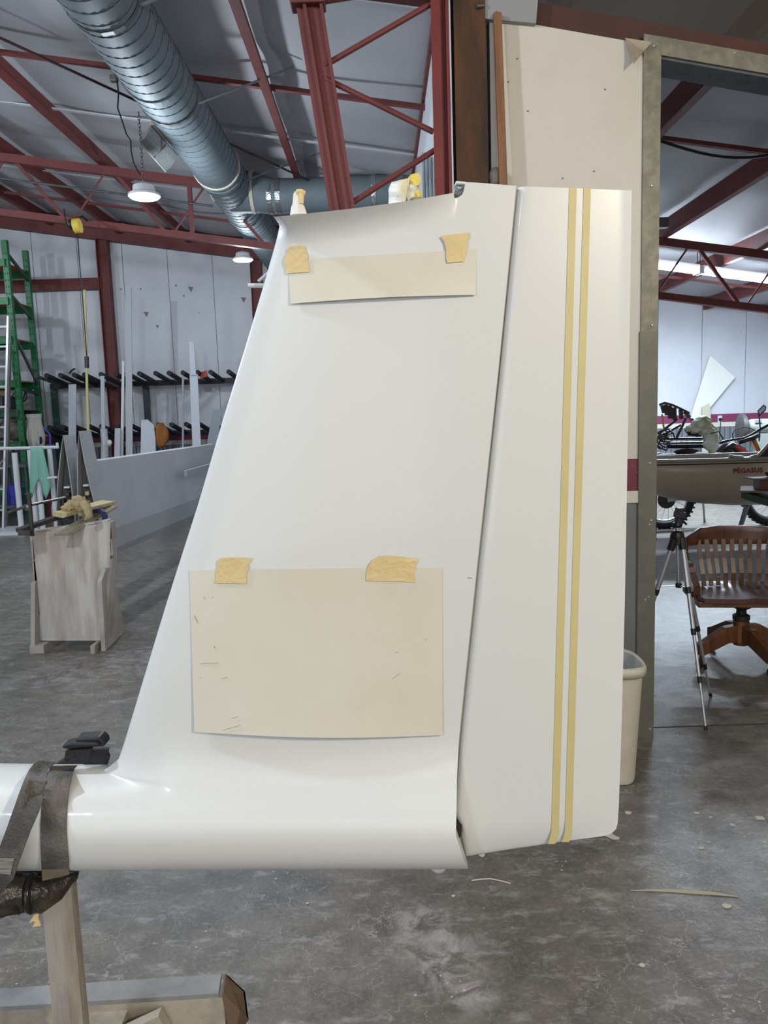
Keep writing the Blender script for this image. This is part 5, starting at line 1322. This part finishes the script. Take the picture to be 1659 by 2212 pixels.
# pale tapered panel and old board on the far wall
m = MB(); m.prism([U(a, b, YF-.12) for a, b in ((1534, 769), (1538, 770), (1589, 815), (1512, 909), (1492, 903))], (0, .05, 0)); m.thing('tapered_panel', ivory, 'ivory tapered panel fixed aslant on the far right wall', 'panel', bevel=.01)
m = MB(); m.prism([U(a, b, YF-.2) for a, b in ((1517, 880), (1533, 872), (1536, 910), (1534, 1010), (1517, 1010))], (0, .03, 0)); m.thing('leaning_board', oldboard, 'cream ribbed board standing behind the canvas jacket', 'board')
o = thing('wall_outlet', 'white outlet plate with a black plug on the purple stripe', 'outlet', U(1555, 906, YF-.03))
p = U(1555, 906, YF-.03); m = MB(); m.box(p, (.08, .012, .14)); m.build('cover_plate', whtube, o, bevel=.004)
m = MB(); m.lathe(p+V((0, -.006, 0)), [(.03, 0), (.03, -.03), (.02, -.04)], 12, (0, 1, 0)); m.build('plug', blk, o)
m = MB(); m.tube([p+V((0, -.04, -.01)), p+V((-.01, -.05, -.2)), p+V((-.03, -.05, -.45))], .007, 6); m.build('cord', cordm, o)
# green work table with boards
yt = 5.7
tb = thing('work_table', 'dark green work table with board top at the right edge', 'table', (3.4, yt, 0))
q0 = U(1606, 1064, yt); zt2 = q0.z
m = MB(); m.prism([U(1601, 1062, yt), U(1601, 1076, yt), U(1760, 1125, yt-.28), U(1760, 1108, yt-.28)], (.25, .5, 0)); m.build('table_apron', tgreen, tb)
m = MB(); tp0 = U(1597, 1056, yt+.02); m.prism([V((q0.x-.03, yt-.01, zt2+.002)), V((q0.x+.55, yt-.30, zt2+.002)), V((q0.x+1.0, yt+.3, zt2+.002)), V((q0.x+.12, yt+.30, zt2+.002))], (0, 0, .014)); m.build('table_top', twood, tb)
for dx, dy in ((.55, -.1), (.75, .3), (1.0, .1)):
    m = MB(); m.boxp((q0.x+dx-.03, yt+dy-.03, 0), (q0.x+dx+.03, yt+dy+.03, zt2)); m.build('leg', tgreen, tb)
zz1 = zt2+.018
m = MB(); m.boxp((q0.x+.12, yt+.0, zz1), (q0.x+.20, yt+.10, zz1+.075)); m.thing('wood_block', M('dark_wood_block', (60, 36, 26), .5), 'dark wooden riser block on the green work table, the left one', 'block')
m = MB(); m.boxp((q0.x+.36, yt+.0, zz1), (q0.x+.45, yt+.10, zz1+.075)); m.thing('wood_block', M('dark_wood_block', (60, 36, 26), .5), 'dark wooden riser block on the green work table, at the picture edge', 'block')
m = MB(); m.boxp((q0.x+.06, yt-.03, zz1+.077), (q0.x+.5, yt+.12, zz1+.088)); m.thing('small_shelf_board', twood, 'thin brown board resting on the wooden riser blocks', 'board')
m = blob((q0.x+.27, yt+.05, zz1+.115), (.08, .06, .03), .3, 2.5, 21); m.thing('black_tool', blk, 'small black tool lying on the thin brown board', 'tool', smooth=True)
# strip lights
for k, (pa, pb) in enumerate((((1330, 566), (1507, 587)), ((1513, 590), (1760, 622)))):
    yl = 11.0; a = U(*pa, yl); b = U(*pb, yl); L_ = V((a.x, yl, zc(a.x)-.34)), V((b.x, yl, zc(b.x)-.34))
    dzz = V((0, 0, a.z-(zc(a.x)-.34)))
    A_, B_2 = L_[0]+dzz, L_[1]+dzz
    f = thing('strip_light', ['twin fluorescent strip light nearest the door jamb in the right bay', 'twin fluorescent strip light running out of the right picture edge'][k], 'strip light', lerp(A_, B_2, .5), 'fluorescent strip lights')
    m = MB(); m.bar(A_+V((0, .02, .07)), B_2+V((0, .02, .07)), .20, .05); m.build('fixture_body', lampw, f)
    for dy in (-.07, .09):
        m = MB(); m.tube([A_+V((.03, dy, .02)), B_2+V((-.03, dy, .02))], .022, 10); m.build('lit_tube', lens_tube, f)
    for e_ in (A_, B_2):
        m = MB(); m.box(e_+V((0, .01, .03)), (.03, .22, .10)); m.build('end_cap', lampw, f)
        m = MB(); m.tube([e_+V((0, .02, .08)), V((e_.x, yl+.02, zc(e_.x)-.05))], .006, 6); m.build('hanger_rod', chainm, f)
    area_light('tube_light', lerp(A_, B_2, .5)+V((0, 0, -.04)), lerp(A_, B_2, .5)+V((0, 0, -2)), (B_2-A_).length, .15, 250, (.74, .87, 1.0))
# sagging cable under the right ceiling
cpts = [U(lerp(1428, 1700, k/10), 305+36*math.sin(math.pi*min(1, k/10*.8)), 6.7) for k in range(11)]
m = MB(); m.tube(cpts, .012, 6); m.thing('sagging_cable', cordm, 'black cable sagging below the right bay ceiling', 'cable', smooth=True)
m = MB(); m.box(U(1430, 482, 9.0), (.12, .1, .11)); m.thing('conduit_box', galvdark, 'small grey box on the roof beam beside the door jamb', 'box', bevel=.006)

# ================================================================== FLOOR DEBRIS
rnd = random.Random(5)
def flake(px_, py_, w, h, seed):
    c = UZ(px_, py_); r_ = random.Random(seed); n = 8
    s1 = w/2/FPX*c.length*1.0; s2 = s1*h
    poly = [c+V((math.cos(2*math.pi*k/n)*s1*r_.uniform(.6, 1.15), math.sin(2*math.pi*k/n)*s2*r_.uniform(.6, 1.15), .0008)) for k in range(n)]
    m = MB(); m.prism(poly, (0, 0, .0015)); return m
FL = [(1357, 1756, 16, 1.0, 'small round paint flake on the floor just right of the rudder corner'), (1642, 1768, 24, .8, 'largest cream paint flake on the floor, at the right picture edge'),
      (1505, 1757, 12, .7, 'pale paint flake on the right floor, left one of a close pair'), (1535, 1766, 10, .8, 'pale paint flake on the right floor, right one of a close pair'),
      (1583, 1783, 12, 1, 'tiny pale paint flake on the floor near the right picture edge'), (1515, 1833, 14, .7, 'pale paint flake on the floor above the long cream smear'),
      (1569, 1958, 22, .8, 'speckled round paint flake on the floor below the long cream smear'), (979, 1936, 13, .8, 'pale oval paint flake on the floor below the boom end'),
      (1042, 1848, 18, .8, 'cream paint flake on the floor under the rudder bottom edge'), (1387, 2086, 16, .9, 'bright round paint flake alone on the lower right floor'),
      (1003, 2140, 9, .9, 'tiny white paint flake on the floor at the bottom middle'), (664, 1952, 9, .9, 'tiny pale paint flake on the floor under the middle of the boom')]
for k, (a, b, w, h, lab) in enumerate(FL):
    flake(a, b, w, h, k).thing('paint_flake', chip, lab, 'paint flake', 'paint flakes on the floor')
pts = [UZ(a, b)+V((0, 0, .004)) for a, b in ((1325, 1805), (1335, 1810), (1345, 1812))]
g = [[UZ(a, b)+V((0, 0, .002)) for a, b in ((1306, 1803), (1306, 1807))], [UZ(1322, 1803)+V((0, 0, .003)), UZ(1318, 1812)+V((0, 0, .002))], [UZ(1330, 1808)+V((0, 0, .003)), UZ(1327, 1815)+V((0, 0, .002))], [UZ(1340, 1812)+V((0, 0, .002)), UZ(1336, 1815)+V((0, 0, .002))]]
m = MB(); m.slab(g, (0, 0, .002)); m.thing('paper_scrap', chip, 'torn cream paper scrap on the floor below the rudder corner', 'paper scrap')
m = MB(); m.tube([UZ(a, b)+V((0, 0, .003)) for a, b in ((1019, 1904), (1040, 1901), (1060, 1900), (1080, 1904), (1103, 1910))], .0022, 6); m.thing('thin_string', M('white_string', (205, 198, 186), .8), 'thin white curved string lying on the floor below the boom', 'string', smooth=True)
g = []
for a, b, w in ((1362, 1925, 1), (1400, 1924, 3), (1450, 1925, 6), (1500, 1928, 8), (1540, 1931, 6), (1595, 1938, 1)):
    g.append([UZ(a, b-w/2)+V((0, 0, .001)), UZ(a, b+w/2)+V((0, 0, .001))])
m = MB(); m.slab(g, (0, 0, .0015)); m.thing('filler_smear', M('cream_smear', (178, 170, 148), .8), 'long thin cream smear of filler across the right floor', 'smear')
